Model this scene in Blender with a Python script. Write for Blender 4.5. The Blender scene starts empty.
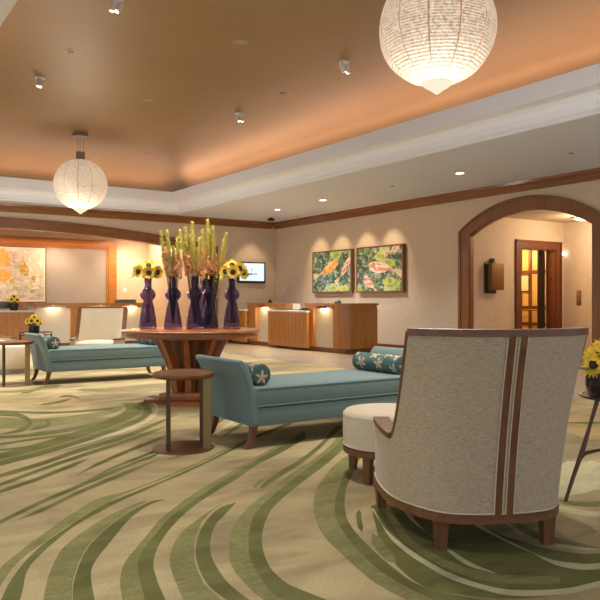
import bpy, bmesh, math, random
from mathutils import Vector, Matrix, noise as mnoise
R = random.Random(7)
PI = math.pi
C = bpy.context.scene.collection
sc = bpy.context.scene
H = 1.12            # eye height
YAW = math.atan2(485, 719)
F = 719.0
FW = (math.sin(YAW), math.cos(YAW)); RT = (math.cos(YAW), -math.sin(YAW))

def ray(px, d):
    u = (px-300)/F
    return ((FW[0]+u*RT[0])*d, (FW[1]+u*RT[1])*d)
def flo(px, py):
    return ray(px, F*H/(py-300.0))

# ------------------------------------------------------------------ materials
def lin(c):
    return tuple((v/255/12.92 if v/255 <= .04045 else ((v/255+.055)/1.055)**2.4) for v in c)
MATS = {}
def mat(name, col, rough=.6, metal=0.0, spec=None, **kw):
    """plain or procedurally varied principled material (col in sRGB 0-255)"""
    if name in MATS: return MATS[name]
    m = bpy.data.materials.new(name); m.use_nodes = True
    nt = m.node_tree; b = nt.nodes['Principled BSDF']
    c = lin(col)
    b.inputs['Base Color'].default_value = (*c, 1)
    b.inputs['Roughness'].default_value = rough
    b.inputs['Metallic'].default_value = metal
    if spec is not None: b.inputs['Specular IOR Level'].default_value = spec
    if kw.get('coat'): b.inputs['Coat Weight'].default_value = kw['coat']; b.inputs['Coat Roughness'].default_value = .12
    if kw.get('emit'):
        b.inputs['Emission Color'].default_value = (*lin(kw.get('ecol', col)), 1)
        b.inputs['Emission Strength'].default_value = kw['emit']
    if kw.get('trans'):
        b.inputs['Transmission Weight'].default_value = kw['trans']; b.inputs['IOR'].default_value = kw.get('ior', 1.3)
    if kw.get('sheen'):
        b.inputs['Sheen Weight'].default_value = kw['sheen']; b.inputs['Sheen Roughness'].default_value = .5
    N = nt.nodes.new; L = nt.links.new
    if kw.get('var') or kw.get('bump'):
        tc = N('ShaderNodeTexCoord'); mp = N('ShaderNodeMapping'); L(tc.outputs['Object'], mp.inputs['Vector'])
        mp.inputs['Scale'].default_value = kw.get('scale', (20, 20, 20))
        nz = N('ShaderNodeTexNoise'); nz.inputs['Scale'].default_value = 1.0
        nz.inputs['Detail'].default_value = kw.get('detail', 4); nz.inputs['Roughness'].default_value = .6
        nz.inputs['Distortion'].default_value = kw.get('distort', 0)
        L(mp.outputs['Vector'], nz.inputs['Vector'])
        if kw.get('var'):
            r = N('ShaderNodeValToRGB')
            lo = kw.get('lo', .3); hi = kw.get('hi', .7)
            r.color_ramp.elements[0].position = lo; r.color_ramp.elements[1].position = hi
            c2 = lin(kw['var'])
            r.color_ramp.elements[0].color = (*c, 1); r.color_ramp.elements[1].color = (*c2, 1)
            L(nz.outputs['Fac'], r.inputs['Fac']); L(r.outputs['Color'], b.inputs['Base Color'])
        if kw.get('bump'):
            bp = N('ShaderNodeBump'); bp.inputs['Strength'].default_value = kw['bump']; bp.inputs['Distance'].default_value = kw.get('bdist', .002)
            L(nz.outputs['Fac'], bp.inputs['Height']); L(bp.outputs['Normal'], b.inputs['Normal'])
    MATS[name] = m
    return m
def wood(name, a, b, axis='z', rough=.35, coat=.3, k=1.0):
    s = {'x': (2*k, 28*k, 28*k), 'y': (28*k, 2*k, 28*k), 'z': (28*k, 28*k, 2*k)}[axis]
    return mat(name, a, rough, var=b, scale=s, detail=5, lo=.35, hi=.68, distort=.6, coat=coat)
def vcol(name, rough=.6, bump=None, attr='Col', **kw):
    if name in MATS: return MATS[name]
    m = mat(name, (128, 128, 128), rough, **kw)
    nt = m.node_tree; b = nt.nodes['Principled BSDF']
    a = nt.nodes.new('ShaderNodeVertexColor'); a.layer_name = attr
    nt.links.new(a.outputs['Color'], b.inputs['Base Color'])
    return m
def emis(name, col, s):
    if name in MATS: return MATS[name]
    m = bpy.data.materials.new(name); m.use_nodes = True; nt = m.node_tree; nt.nodes.clear()
    e = nt.nodes.new('ShaderNodeEmission'); o = nt.nodes.new('ShaderNodeOutputMaterial')
    e.inputs[0].default_value = (*lin(col), 1); e.inputs[1].default_value = s
    nt.links.new(e.outputs[0], o.inputs[0]); MATS[name] = m
    return m

# ------------------------------------------------------------------ mesh builder
class MB:
    def __init__(s): s.v = []; s.f = []; s.mi = []; s.cur = 0; s.T = Matrix()
    def add(s, vs, fs, mi=None):
        n = len(s.v); s.v += [tuple(s.T @ Vector(p)) for p in vs]
        s.f += [tuple(i+n for i in f) for f in fs]; s.mi += [s.cur if mi is None else mi]*len(fs); return s
    def box(s, x0, x1, y0, y1, z0, z1, mi=None):
        v = [(x, y, z) for z in (z0, z1) for y in (y0, y1) for x in (x0, x1)]
        return s.add(v, [(0,2,3,1),(4,5,7,6),(0,1,5,4),(2,6,7,3),(0,4,6,2),(1,3,7,5)], mi)
    def rbox(s, x0, x1, y0, y1, z0, z1, r=.01, seg=3, mi=None):
        bm = bmesh.new(); bmesh.ops.create_cube(bm, size=1)
        for q in bm.verts: q.co = ((x0+x1)/2+q.co.x*(x1-x0), (y0+y1)/2+q.co.y*(y1-y0), (z0+z1)/2+q.co.z*(z1-z0))
        bmesh.ops.bevel(bm, geom=bm.edges[:], offset=r, segments=seg, profile=.5, affect='EDGES')
        bm.verts.index_update()
        s.add([tuple(q.co) for q in bm.verts], [tuple(q.index for q in f.verts) for f in bm.faces], mi); bm.free(); return s
    def prism(s, poly, z0, z1, mi=None, axis='z', top=None):
        """extrude a 2-D polygon; axis: direction of extrusion. top: other polygon for the far end"""
        n = len(poly); top = top or poly
        def P(a, h):
            return {'z': (a[0], a[1], h), 'y': (a[0], h, a[1]), 'x': (h, a[0], a[1])}[axis]
        v = [P(a, z0) for a in poly]+[P(a, z1) for a in top]
        f = [tuple(range(n))[::-1], tuple(range(n, 2*n))]+[(i, (i+1) % n, n+(i+1) % n, n+i) for i in range(n)]
        return s.add(v, f, mi)
    def lathe(s, prof, n=32, c=(0,0,0), cap=True, mi=None, sx=1, sy=1, a0=0):
        v = []; f = []; m = len(prof)
        for r, z in prof:
            for k in range(n):
                a = a0+2*PI*k/n; v.append((c[0]+r*math.cos(a)*sx, c[1]+r*math.sin(a)*sy, c[2]+z))
        for i in range(m-1):
            for k in range(n):
                f.append((i*n+k, i*n+(k+1) % n, (i+1)*n+(k+1) % n, (i+1)*n+k))
        if cap: f.append(tuple(range(n))[::-1]); f.append(tuple(range((m-1)*n, m*n)))
        return s.add(v, f, mi)
    def tube(s, pts, r, n=8, mi=None, sq=None):
        """tube along pts; r number or list. sq=(w,h) makes a rectangular bar"""
        pts = [Vector(p) for p in pts]; v = []; f = []
        up = None
        for i, p in enumerate(pts):
            t = (pts[min(i+1, len(pts)-1)]-pts[max(i-1, 0)]).normalized()
            if up is None:
                up = Vector((0,0,1)) if abs(t.z) < .9 else Vector((0,1,0))
            a = t.cross(up).normalized(); b = a.cross(t).normalized(); up = b
            rr = r[i] if isinstance(r, (list, tuple)) else r
            if sq:
                k = r[i] if isinstance(r, (list, tuple)) else 1
                for qa, qb in ((-1,-1),(1,-1),(1,1),(-1,1)): v.append(tuple(p+a*qa*sq[0]/2*k+b*qb*sq[1]/2*k))
            else:
                for k in range(n):
                    q = 2*PI*k/n; v.append(tuple(p+a*rr*math.cos(q)+b*rr*math.sin(q)))
        m = 4 if sq else n
        for i in range(len(pts)-1):
            for k in range(m): f.append((i*m+k, i*m+(k+1) % m, (i+1)*m+(k+1) % m, (i+1)*m+k))
        f.append(tuple(range(m))[::-1]); f.append(tuple(range((len(pts)-1)*m, len(pts)*m)))
        return s.add(v, f, mi)
    def grid(s, rows, closed=False, mi=None):
        n = len(rows[0]); v = [p for r in rows for p in r]; f = []
        for i in range(len(rows)-1):
            for k in range(n if closed else n-1):
                f.append((i*n+k, i*n+(k+1) % n, (i+1)*n+(k+1) % n, (i+1)*n+k))
        return s.add(v, f, mi)
    def build(s, name, mats, parent=None, smooth=35, loc=(0,0,0), rz=0, fix=True, sub=0):
        me = bpy.data.meshes.new(name); me.from_pydata(s.v, [], s.f)
        if not isinstance(mats, (list, tuple)): mats = [mats]
        for m in mats: me.materials.append(m)
        for p, k in zip(me.polygons, s.mi): p.material_index = k
        if fix:
            bm = bmesh.new(); bm.from_mesh(me); bmesh.ops.recalc_face_normals(bm, faces=bm.faces[:]); bm.to_mesh(me); bm.free()
        if smooth:
            for p in me.polygons: p.use_smooth = True
            me.set_sharp_from_angle(angle=math.radians(smooth))
        o = bpy.data.objects.new(name, me); C.objects.link(o)
        if parent: o.parent = parent
        o.location = loc; o.rotation_euler = (0, 0, rz)
        if sub:
            q = o.modifiers.new('soft', 'SUBSURF'); q.levels = sub; q.render_levels = sub
        return o
def setcol(o, fn):
    me = o.data; ca = me.color_attributes.new('Col', 'FLOAT_COLOR', 'POINT')
    for i, v in enumerate(me.vertices):
        ca.data[i].color = (*fn(v.co, i), 1)
def tag(o, label=None, cat=None, group=None, kind=None):
    if label: o['label'] = label
    if cat: o['category'] = cat
    if group: o['group'] = group
    if kind: o['kind'] = kind
    return o
def thing(name, label, cat, loc=(0,0,0), rz=0, group=None):
    o = bpy.data.objects.new(name, None); C.objects.link(o); o.empty_display_size = .1
    o.location = loc; o.rotation_euler = (0,0,rz)
    return tag(o, label, cat, group)
def kids(o): return [c for c in bpy.data.objects if c.parent == o]
def copy_thing(root, loc, rz, label, group=None):
    r = root.copy(); C.objects.link(r); r.location = loc; r.rotation_euler = (0,0,rz); r['label'] = label
    if group: r['group'] = group
    for ch in kids(root):
        c = ch.copy(); C.objects.link(c); c.parent = r
        for g in kids(ch):
            d = g.copy(); C.objects.link(d); d.parent = c
    return r
def cat_rom(pts, n):
    pts = [Vector(p) for p in pts]
    P = [pts[0]*2-pts[1]]+pts+[pts[-1]*2-pts[-2]]
    out = []; m = len(pts)-1
    for i in range(n+1):
        t = i/n*m; k = min(int(t), m-1); t -= k
        a, b, c, d = P[k:k+4]
        out.append(.5*((2*b)+(c-a)*t+(2*a-5*b+4*c-d)*t*t+(3*b-a-3*c+d)*t**3))
    return out
def fbm(x, y, z=0, o=4):
    return mnoise.fractal(Vector((x, y, z)), .6, 2.0, o)
def mix(a, b, t): return tuple(p+(q-p)*t for p, q in zip(a, b))
def sst(a, b, x):
    t = max(0, min(1, (x-a)/(b-a))); return t*t*(3-2*t)

# palette
WALL = mat('cream_wallpaper', (214, 194, 168), .75, var=(206, 186, 160), scale=(9, 9, 9), bump=.05)
WHITE = mat('white_plaster', (240, 243, 250), .75)
CHERRY = wood('cherry_trim', (116, 68, 28), (140, 88, 40), 'x', .4)
CHERRYV = wood('cherry_trim_upright', (116, 68, 28), (140, 88, 40), 'z', .4)
HONEY = wood('honey_panelling', (158, 102, 42), (186, 126, 60), 'z', .35)
HONEYX = wood('honey_ledge', (158, 102, 42), (184, 124, 60), 'x', .35)
REDWOOD = wood('red_cherry_table', (138, 72, 28), (174, 100, 44), 'z', .3, .3)
REDWOODX = wood('red_cherry_top', (138, 76, 32), (166, 100, 48), 'x', .3, .25)
DARKWOOD = wood('dark_walnut', (100, 60, 28), (128, 82, 42), 'z', .45, .06)
DARKWOODX = wood('dark_walnut_rail', (100, 60, 28), (126, 80, 40), 'x', .45, .06)
CREAMP = mat('cream_panel', (206, 196, 176), .55)
LINEN = mat('oatmeal_linen', (164, 142, 112), .9, var=(204, 180, 145), scale=(45, 45, 260), detail=4, bump=.35, bdist=.001, sheen=.2)
CREAMC = mat('cream_upholstery', (214, 196, 164), .7, var=(222, 206, 176), scale=(60, 60, 60), bump=.1)
TEAL = mat('teal_upholstery', (94, 116, 112), .85, var=(112, 134, 128), scale=(200, 200, 200), bump=.3, bdist=.001, sheen=.25)
BRASS = mat('antique_brass', (150, 126, 84), .38, .9)
BRONZE = mat('dark_bronze', (92, 76, 56), .4, .8)
STEEL = mat('brushed_steel', (150, 145, 138), .35, .9)
BLACK = mat('black_satin', (22, 20, 20), .3)
WHITEM = mat('white_enamel', (225, 222, 216), .45)
GREEN = mat('leaf_green', (58, 84, 34), .55, var=(84, 112, 44), scale=(40, 40, 40))
YELLOW = mat('sunflower_yellow', (250, 200, 30), .6, var=(255, 224, 80), scale=(30, 30, 30))
SEED = mat('sunflower_seed', (44, 24, 12), .8, var=(70, 40, 18), scale=(200, 200, 200), bump=.6)
PLUME = mat('plume_green_yellow', (222, 210, 100), .7, var=(238, 226, 144), scale=(40, 40, 40))
PEACH = mat('peach_blossom', (236, 160, 96), .7, var=(250, 200, 146), scale=(60, 60, 60))
PURPLE = mat('purple_glass', (170, 152, 190), .05, trans=.95, ior=1.15)
# ------------------------------------------------------------------ camera
cam = bpy.data.cameras.new('camera'); co = bpy.data.objects.new('camera', cam); C.objects.link(co)
co.location = (0, 0, H); co.rotation_euler = (PI/2, 0, -YAW); cam.sensor_width = 36; cam.lens = F/600*36; cam.clip_end = 100
sc.camera = co

# ------------------------------------------------------------------ the setting
XR, YB, ZC = 10.57, 16.87, 3.25
def struct(o, kind='structure'): o['kind'] = kind; return o

# floor: stone margin
STONE = mat('stone_margin', (118, 100, 78), .5, var=(138, 120, 94), scale=(1.2, 1.2, 1.2), detail=6)
m = MB(); m.box(-6, 13.6, -5, 21, -.1, 0); struct(m.build('floor', STONE, smooth=0))

# carpet: one mesh, woven pattern as coplanar faces with their own yarn colours
def carpet_mat(name, a, b, sc1=1.0, c=None, pile=True):
    m = mat(name, a, .95, spec=.1); nt = m.node_tree; bs = nt.nodes['Principled BSDF']; N = nt.nodes.new; L = nt.links.new
    tc = N('ShaderNodeTexCoord')
    n1 = N('ShaderNodeTexNoise'); n1.inputs['Scale'].default_value = sc1; n1.inputs['Detail'].default_value = 5; n1.inputs['Distortion'].default_value = .8
    mp = N('ShaderNodeMapping'); mp.inputs['Scale'].default_value = (.7, 1.5, 1); mp.inputs['Rotation'].default_value = (0, 0, .6)
    L(tc.outputs['Object'], mp.inputs['Vector']); L(mp.outputs['Vector'], n1.inputs['Vector'])
    r = N('ShaderNodeValToRGB'); e = r.color_ramp.elements
    e[0].position = .36; e[1].position = .62; e[0].color = (*lin(a), 1); e[1].color = (*lin(b), 1)
    if c: k = e.new(.5); k.color = (*lin(c), 1)
    L(n1.outputs['Fac'], r.inputs['Fac'])
    n2 = N('ShaderNodeTexNoise'); n2.inputs['Scale'].default_value = 160; n2.inputs['Detail'].default_value = 2
    L(tc.outputs['Object'], n2.inputs['Vector'])
    mr = N('ShaderNodeMapRange'); mr.inputs[1].default_value = .3; mr.inputs[2].default_value = .7; mr.inputs[3].default_value = .78; mr.inputs[4].default_value = 1.16
    L(n2.outputs['Fac'], mr.inputs[0])
    n3 = N('ShaderNodeTexNoise'); n3.inputs['Scale'].default_value = 2.3; n3.inputs['Detail'].default_value = 4; n3.inputs['Distortion'].default_value = 1.2
    L(mp.outputs['Vector'], n3.inputs['Vector'])
    m3 = N('ShaderNodeMapRange'); m3.inputs[1].default_value = .34; m3.inputs[2].default_value = .52; m3.inputs[3].default_value = .78; m3.inputs[4].default_value = 1.0
    L(n3.outputs['Fac'], m3.inputs[0])
    mu = N('ShaderNodeMath'); mu.operation = 'MULTIPLY'; L(mr.outputs[0], mu.inputs[0]); L(m3.outputs[0], mu.inputs[1])
    mm = N('ShaderNodeMix'); mm.data_type = 'RGBA'; mm.blend_type = 'MULTIPLY'; mm.inputs[0].default_value = 1
    L(r.outputs['Color'], mm.inputs[6]); L(mu.outputs[0], mm.inputs[7]); L(mm.outputs[2], bs.inputs['Base Color'])
    bp = N('ShaderNodeBump'); bp.inputs['Strength'].default_value = .5; bp.inputs['Distance'].default_value = .004
    L(n2.outputs['Fac'], bp.inputs['Height']); L(bp.outputs['Normal'], bs.inputs['Normal'])
    return m
CB = carpet_mat('carpet_straw', (144, 128, 96), (188, 168, 124), .9, (174, 155, 113))
CD = carpet_mat('carpet_olive', (104, 102, 58), (118, 116, 70), 2.0)
CM = carpet_mat('carpet_olive_heather', (126, 122, 76), (142, 136, 88), 30.0)
CL = carpet_mat('carpet_cream', (186, 176, 136), (198, 188, 146), 2.0)
CT = carpet_mat('carpet_tan', (178, 148, 98), (164, 142, 98), 3.0)
CG = carpet_mat('carpet_grey', (146, 136, 100), (160, 146, 108), 2.0)
car = MB(); car.box(-6, 7.1, -5, 15.2, .0005, .012, 0)
EL = [.012]
def band(A, B, k, n=None):
    """woven band between two edge lines traced on the floor"""
    n = n or max(16, 4*max(len(A), len(B)))
    EL[0] += .00003
    z = EL[0]
    a = cat_rom([(*p, 0) for p in A], n); b = cat_rom([(*p, 0) for p in B], n)
    row = lambda c: [(*flo(p[0], max(p[1], 350)), z) for p in c]
    ra, rb = row(a), row(b)
    car.grid([ra, rb], mi=k)
def stroke(P, w, k):
    """thin stroke; P points on the floor, w its width along the view (picture rows)"""
    if P[0][0] <= 5: P = [(-40, P[0][1]+(P[0][1]-P[1][1])*(P[0][0]+40)/max(P[1][0]-P[0][0], 8))]+list(P)
    w *= 1.25; n = 5*len(P)
    c = cat_rom([(*p, 0) for p in P], n); A = []; B = []
    for i, p in enumerate(c):
        t = i/n; q = w*min(1, 5*t, 5*(1-t))/2+.12
        tt = (c[min(i+1, n)]-c[max(i-1, 0)]); L = max(tt.length, 1e-6); nx, ny = -tt.y/L, tt.x/L
        A.append((p.x+nx*q, p.y+ny*q)); B.append((p.x-nx*q, p.y-ny*q))
    band(A, B, k, n)
def blob(cx, cy, rx, ry, k, seed=0, n=36):
    rr = random.Random(seed); ph = [rr.uniform(0, 6.28) for _ in range(3)]
    EL[0] += .00003
    v = []
    for i in range(n):
        a = 2*PI*i/n; q = 1+.22*math.sin(2*a+ph[0])+.13*math.sin(3*a+ph[1])+.07*math.sin(7*a+ph[2])
        v.append((*flo(cx+rx*q*math.cos(a), cy+ry*q*math.sin(a)), EL[0]))
    car.add(v, [tuple(range(n))], k)
D, M_, L_, T_, G_ = 1, 2, 3, 4, 5
# soft dyed patches
blob(40, 402, 42, 5, T_, 1); blob(590, 425, 40, 13, T_, 6); blob(584, 480, 34, 20, L_, 7)
blob(585, 414, 30, 1.6, G_, 15); blob(592, 424, 24, 1.2, D, 16); blob(30, 400, 18, 1.5, G_, 3)
# big swirl sweeping from the lower left
band([(-40,640),(-20,600),(0,572),(10,562),(45,535),(75,514),(100,500),(130,492),(180,472),(217,455),(241,442)], [(-25,640),(-8,608),(3,585),(20,563),(50,541),(85,517),(105,505.5),(130,494),(180,474),(217,456.5),(241,443)], M_)
band([(-12,640),(2.5,600),(15,577),(37,552),(67,530),(100,508.5),(130,496),(180,475),(217,457.5),(243,443),(262,434)], [(5,640),(21,600),(27,574),(43,555),(72,530.5),(105,511.5),(130,499),(180,477.5),(218,459.5),(245,445.5),(264,436)], D)
band([(41,640),(44,600),(50,575),(62,552),(82,535),(105,520),(130,508),(145,503)], [(71,640),(72,600),(74,580),(84,555),(99,537),(124,517),(147,503.5)], M_)
band([(73,640),(72.5,600),(75,580),(85,555),(100,537),(125,517),(150,504),(164,501.5)], [(102,640),(94,600),(91,580),(94,566),(110,545),(130,521),(150,507),(165,502)], D)
band([(128,640),(122,600),(120,583),(125,565),(135,552),(150,534),(162,520),(192,497),(225,477),(250,462),(280,446),(305,432)], [(152,640),(144,600),(139,580),(138,565),(145,550),(157,535),(172,518),(202,497),(232,477),(256,462),(280,449),(305,435)], M_)
band([(152,640),(144,600),(139,580),(138,565),(145,550),(157,535),(172,518),(202,497),(232,477),(256,462),(280,449),(305,435)], [(185,640),(164,600),(156,580),(153.5,567),(157,552),(168,534),(187,514),(212,496),(238,480),(258,466),(280,455),(306,440)], D)
band([(224,504.5),(200,520),(180,537),(171,555),(171,572),(182,600),(200,640)], [(222,506),(205,520),(197,535),(194,550),(195.5,567),(205,588),(218,600),(250,640)], M_)
band([(236,504.5),(217,512),(202,530),(196,550),(197.5,567),(207,587),(222,600),(240,612),(275,640)], [(236,505),(225,517),(214,530),(210,550),(215,567),(227.5,585),(245,600),(262,610),(310,636)], D)
band([(350,422),(342,432),(332,445),(315,460),(295,473),(272,490),(252,506),(241,518),(232,532),(229,550),(232,570),(250,592),(262,602),(300,625)], [(352,430),(342,441),(330,453),(312,467),(295,480),(276,495),(260,510),(252,522),(248.5,547),(252.5,567),(265,587),(277,600),(325,625)], M_)
band([(352,430),(342,441),(330,453),(312,467),(295,480),(276,495),(260,510),(252,522),(248.5,547),(252.5,567),(265,587),(277,600),(325,625)], [(355,440),(342,452),(325,467),(305,482),(282,501),(270,514),(263,532),(262.5,550),(270,570),(285,585),(300,592.5),(350,612)], D)
band([(260,489),(272,478),(295,464),(312,452),(325,440),(335,428)], [(262,491),(280,479),(303,464),(320,450),(333,437),(345,426)], D)
band([(252,489),(262,480),(275,473)], [(255,490),(265,482),(276,475)], M_)
band([(372,450),(350,456),(338,464),(327,475),(316,492),(313.5,507),(317,525),(325,540),(345,560),(367,580),(382,590),(400,600),(440,618),(500,634)], [(374,456),(355,462),(346,472),(340,487),(335,505),(336,520),(347,540),(365,560),(382,575),(410,592),(450,610),(500,624)], M_)
band([(374,456),(355,462),(346,472),(340,487),(335,505),(336,520),(347,540),(365,560),(382,575),(410,592),(450,610),(500,624)], [(380,452),(366,456),(358,464),(352,477),(346,492),(345,512),(352,530),(372,552),(395,572),(417,587),(450,597),(500,605),(560,605)], D)
band([(371,508),(375,525),(382,548),(400,572),(425,590),(460,598),(510,602),(562,598),(600,590),(680,568)], [(440,496),(455,506),(478,525),(500,537),(525,545),(540,550),(570,555),(600,556),(680,544)], D)
band([(386,515),(400,540),(425,560),(460,577),(500,586),(560,587)], [(394,515),(408,538),(434,556),(468,571),(510,578),(560,580)], M_)
stroke([(359,512),(359,522),(362,535)], 4, D); stroke([(372,536),(382,552),(396,566)], 8, M_)
band([(371,511),(387,533),(407,550),(430,565),(450,576),(480,587),(512,593),(562,592),(600,584),(680,565)], [(374,511),(388,538),(407,556),(430,571),(450,582),(480,592),(512,599),(562,598),(600,590),(680,571)], L_)
band([(398,506),(412,524),(430,537),(450,552),(470,565),(495,576)], [(405,506),(417,525),(434,541),(452,558),(470,569.5),(495,576.5)], L_)
band([(460,514),(470,525),(493,538),(518,550),(550,562),(575,566),(600,566),(680,556)], [(468,514),(478,525),(498,538),(524,551),(552,566.5),(575,572),(600,572),(680,561)], L_)
stroke([(508,520),(530,535),(552,543),(600,551)], 5, M_); stroke([(505,524),(522,537),(548,547),(600,553)], 3, L_)
stroke([(552,505),(575,514),(620,518)], 4, L_); stroke([(545,498),(575,506),(630,507)], 3, M_)
# hairpin swirls on the left
band([(-30,462),(0,455),(30,447),(60,438),(90,428),(112,419),(126,411),(122,404.5)], [(-30,477),(0,468),(40,457.5),(80,445),(115,433),(140,423),(152,413),(146,403)], D)
band([(-30,468),(0,461),(40,451),(80,439),(110,428),(134,418),(141,411),(134,404)], [(-30,470),(0,463),(40,453),(80,441),(112,430),(137,420),(145,411.5),(137,403.5)], M_)
band([(0,418),(40,420),(80,416),(112,410),(121,405)], [(0,430),(40,429),(80,423),(112,415),(125,408)], M_)
stroke([(60,452),(100,440),(130,430),(149,421),(157,412),(154,405),(145,401)], 2.0, L_)
for P, w, k in [
    ([(0,478),(40,466),(80,452),(120,440),(152,427),(178,415)], 3.0, D), ([(0,487),(40,472),(80,458),(120,445),(150,434),(168,427)], 2.4, D),
    ([(78,476),(100,465),(125,454),(150,444),(176,433)], 2.4, D), ([(88,482),(115,469),(140,459),(168,448)], 1.7, D), ([(125,468),(145,461),(160,455)], 1.8, D), ([(165,462),(180,458),(200,452)], 1.4, M_),
    ([(0,494),(40,480),(70,468),(88,461)], 2.6, D), ([(3,523),(40,505),(75,490),(115,473),(158,456)], 2.6, D), ([(18,522),(45,511),(80,494),(118,478),(160,461)], 2.6, D),
    ([(0,412.5),(50,414),(100,411),(122,408)], 1.4, D), ([(0,415),(20,417),(30,424),(22,431),(0,436)], 3.2, D), ([(45,422),(49,426),(28,432)], 2.4, D), ([(30,435),(60,432),(100,424)], 1.4, D),
    ([(0,439),(50,435),(95,427)], 1.8, D), ([(0,446),(32,441),(75,435),(115,426)], 1.8, D), ([(0,452),(25,449),(50,445)], 1.5, D),
    ([(20,395),(42,389),(62,386.5)], 2.2, D), ([(76,391),(95,391),(114,392)], 2.4, M_), ([(40,406),(55,404),(72,400)], 1.4, D), ([(58,398),(70,397),(80,399.5)], 1.3, D), ([(0,393),(25,392),(52,389)], 1.6, M_),
    ([(205,430),(220,422),(232,412)], 2.5, D), ([(212,436),(228,427),(243,415)], 2.5, L_), ([(222,438),(238,428),(252,418)], 2.5, D),
    ([(250,440),(275,431),(300,420)], 2.2, D)]:
    stroke(P, w, k)
struct(car.build('floor_carpet', [CB, CD, CM, CL, CT, CG], smooth=0, fix=False))

# walls
def arc_pts(c, half, zs, zp, n=28):
    r = zp-zs; Rr = (half*half+r*r)/(2*r)
    return [(c+half*(-1+2*i/n), zp-Rr+math.sqrt(max(Rr*Rr-(half*(-1+2*i/n))**2, 0))) for i in range(n+1)]
AR = dict(c=8.42, hi=1.34, ho=1.60, zsi=2.37, zpi=2.735, zso=2.46, zpo=2.985)
AB = dict(c=3.4, hi=5.02, ho=5.35, zsi=2.34, zpi=2.73, zso=2.52, zpo=2.95)
def arch_wall(A, a0, a1, t0, t1, axis, zt):
    m = MB()
    P = lambda poly: m.prism(poly, t0, t1, axis=axis)
    P([(a0, 0), (A['c']-A['hi'], 0), (A['c']-A['hi'], zt), (a0, zt)])
    P([(A['c']+A['hi'], 0), (a1, 0), (a1, zt), (A['c']+A['hi'], zt)])
    pts = arc_pts(A['c'], A['hi'], A['zsi'], A['zpi'])
    for p, q in zip(pts, pts[1:]):
        P([p, q, (q[0], zt), (p[0], zt)])
    return m
def casing(A, t0, t1, axis, name, mats, th):
    m = MB()
    a, b = A['c']-A['ho'], A['c']+A['ho']; ai, bi = A['c']-A['hi'], A['c']+A['hi']
    m.prism([(a, 0), (ai, 0), (ai, A['zsi']), (a, A['zso'])], t0, t1, axis=axis)
    m.prism([(bi, 0), (b, 0), (b, A['zso']), (bi, A['zsi'])], t0, t1, axis=axis)
    pi = arc_pts(A['c'], A['hi'], A['zsi'], A['zpi']); po = arc_pts(A['c'], A['ho'], A['zso'], A['zpo'])
    for i in range(len(pi)-1):
        m.prism([pi[i], pi[i+1], po[i+1], po[i]], t0, t1, axis=axis)
    # raised outer bead
    s = -1
    k = .82
    pm = [(q[0]+(p[0]-q[0])*k, q[1]+(p[1]-q[1])*k) for p, q in zip(po, pi)]
    for i in range(len(pi)-1): m.prism([pm[i], pm[i+1], po[i+1], po[i]], t0-.02, t0, axis=axis)
    m.prism([(a, 0), (a+.06, 0), (a+.06, A['zso']-.03), (a, A['zso'])], t0-.02, t0, axis=axis)
    m.prism([(b-.06, 0), (b, 0), (b, A['zso']), (b-.06, A['zso']-.03)], t0-.02, t0, axis=axis)
    # jamb lining
    m.prism([(ai, 0), (ai+.012, 0), (ai+.012, A['zsi']), (ai, A['zsi'])], t1, t1+th, axis=axis)
    m.prism([(bi-.012, 0), (bi, 0), (bi, A['zsi']), (bi-.012, A['zsi'])], t1, t1+th, axis=axis)
    for i in range(len(pi)-1):
        m.prism([pi[i], pi[i+1], (pi[i+1][0], pi[i+1][1]-.012), (pi[i][0], pi[i][1]-.012)], t1, t1+th, axis=axis)
    return struct(m.build(name, mats, smooth=30))
struct(arch_wall(AR, -1, YB+.2, XR, XR+.1, 'x', ZC).build('wall_right', WALL, smooth=0))
struct(arch_wall(AB, -6, XR, YB, YB+.24, 'y', ZC).build('wall_back', WALL, smooth=0))
casing(AR, XR-.035, XR, 'x', 'trim_1', CHERRYV, .1)
casing(AB, YB-.035, YB, 'y', 'trim_2', CHERRY, .24)
# crown mouldings
def crown(poly, a0, a1, axis, name):
    m = MB(); m.prism(poly, a0, a1, axis=axis); return struct(m.build(name, CHERRY if axis == 'x' else wood('cherry_trim_y', (116, 68, 28), (140, 88, 40), 'y', .4), smooth=0))
pr = [(0, ZC-.175), (.03, ZC-.175), (.04, ZC-.15), (.085, ZC-.07), (.11, ZC-.05), (.12, ZC), (0, ZC)]
crown([(XR-a, z) for a, z in pr], -1, YB, 'y', 'trim_3')
crown([(YB-a, z) for a, z in pr], -6, XR-.12, 'x', 'trim_4')
# baseboards
for a, b, nm in ((-1, 8.42-1.60, 'baseboard_right'), (8.42+1.60, YB, 'baseboard_right_far')):
    m = MB(); m.box(XR-.02, XR, a, b, .0, .14); struct(m.build(nm, CHERRY, smooth=0))
m = MB(); m.box(8.75, XR-.02, YB-.02, YB, 0, .14); struct(m.build('baseboard_back', CHERRY, smooth=0))

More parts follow.
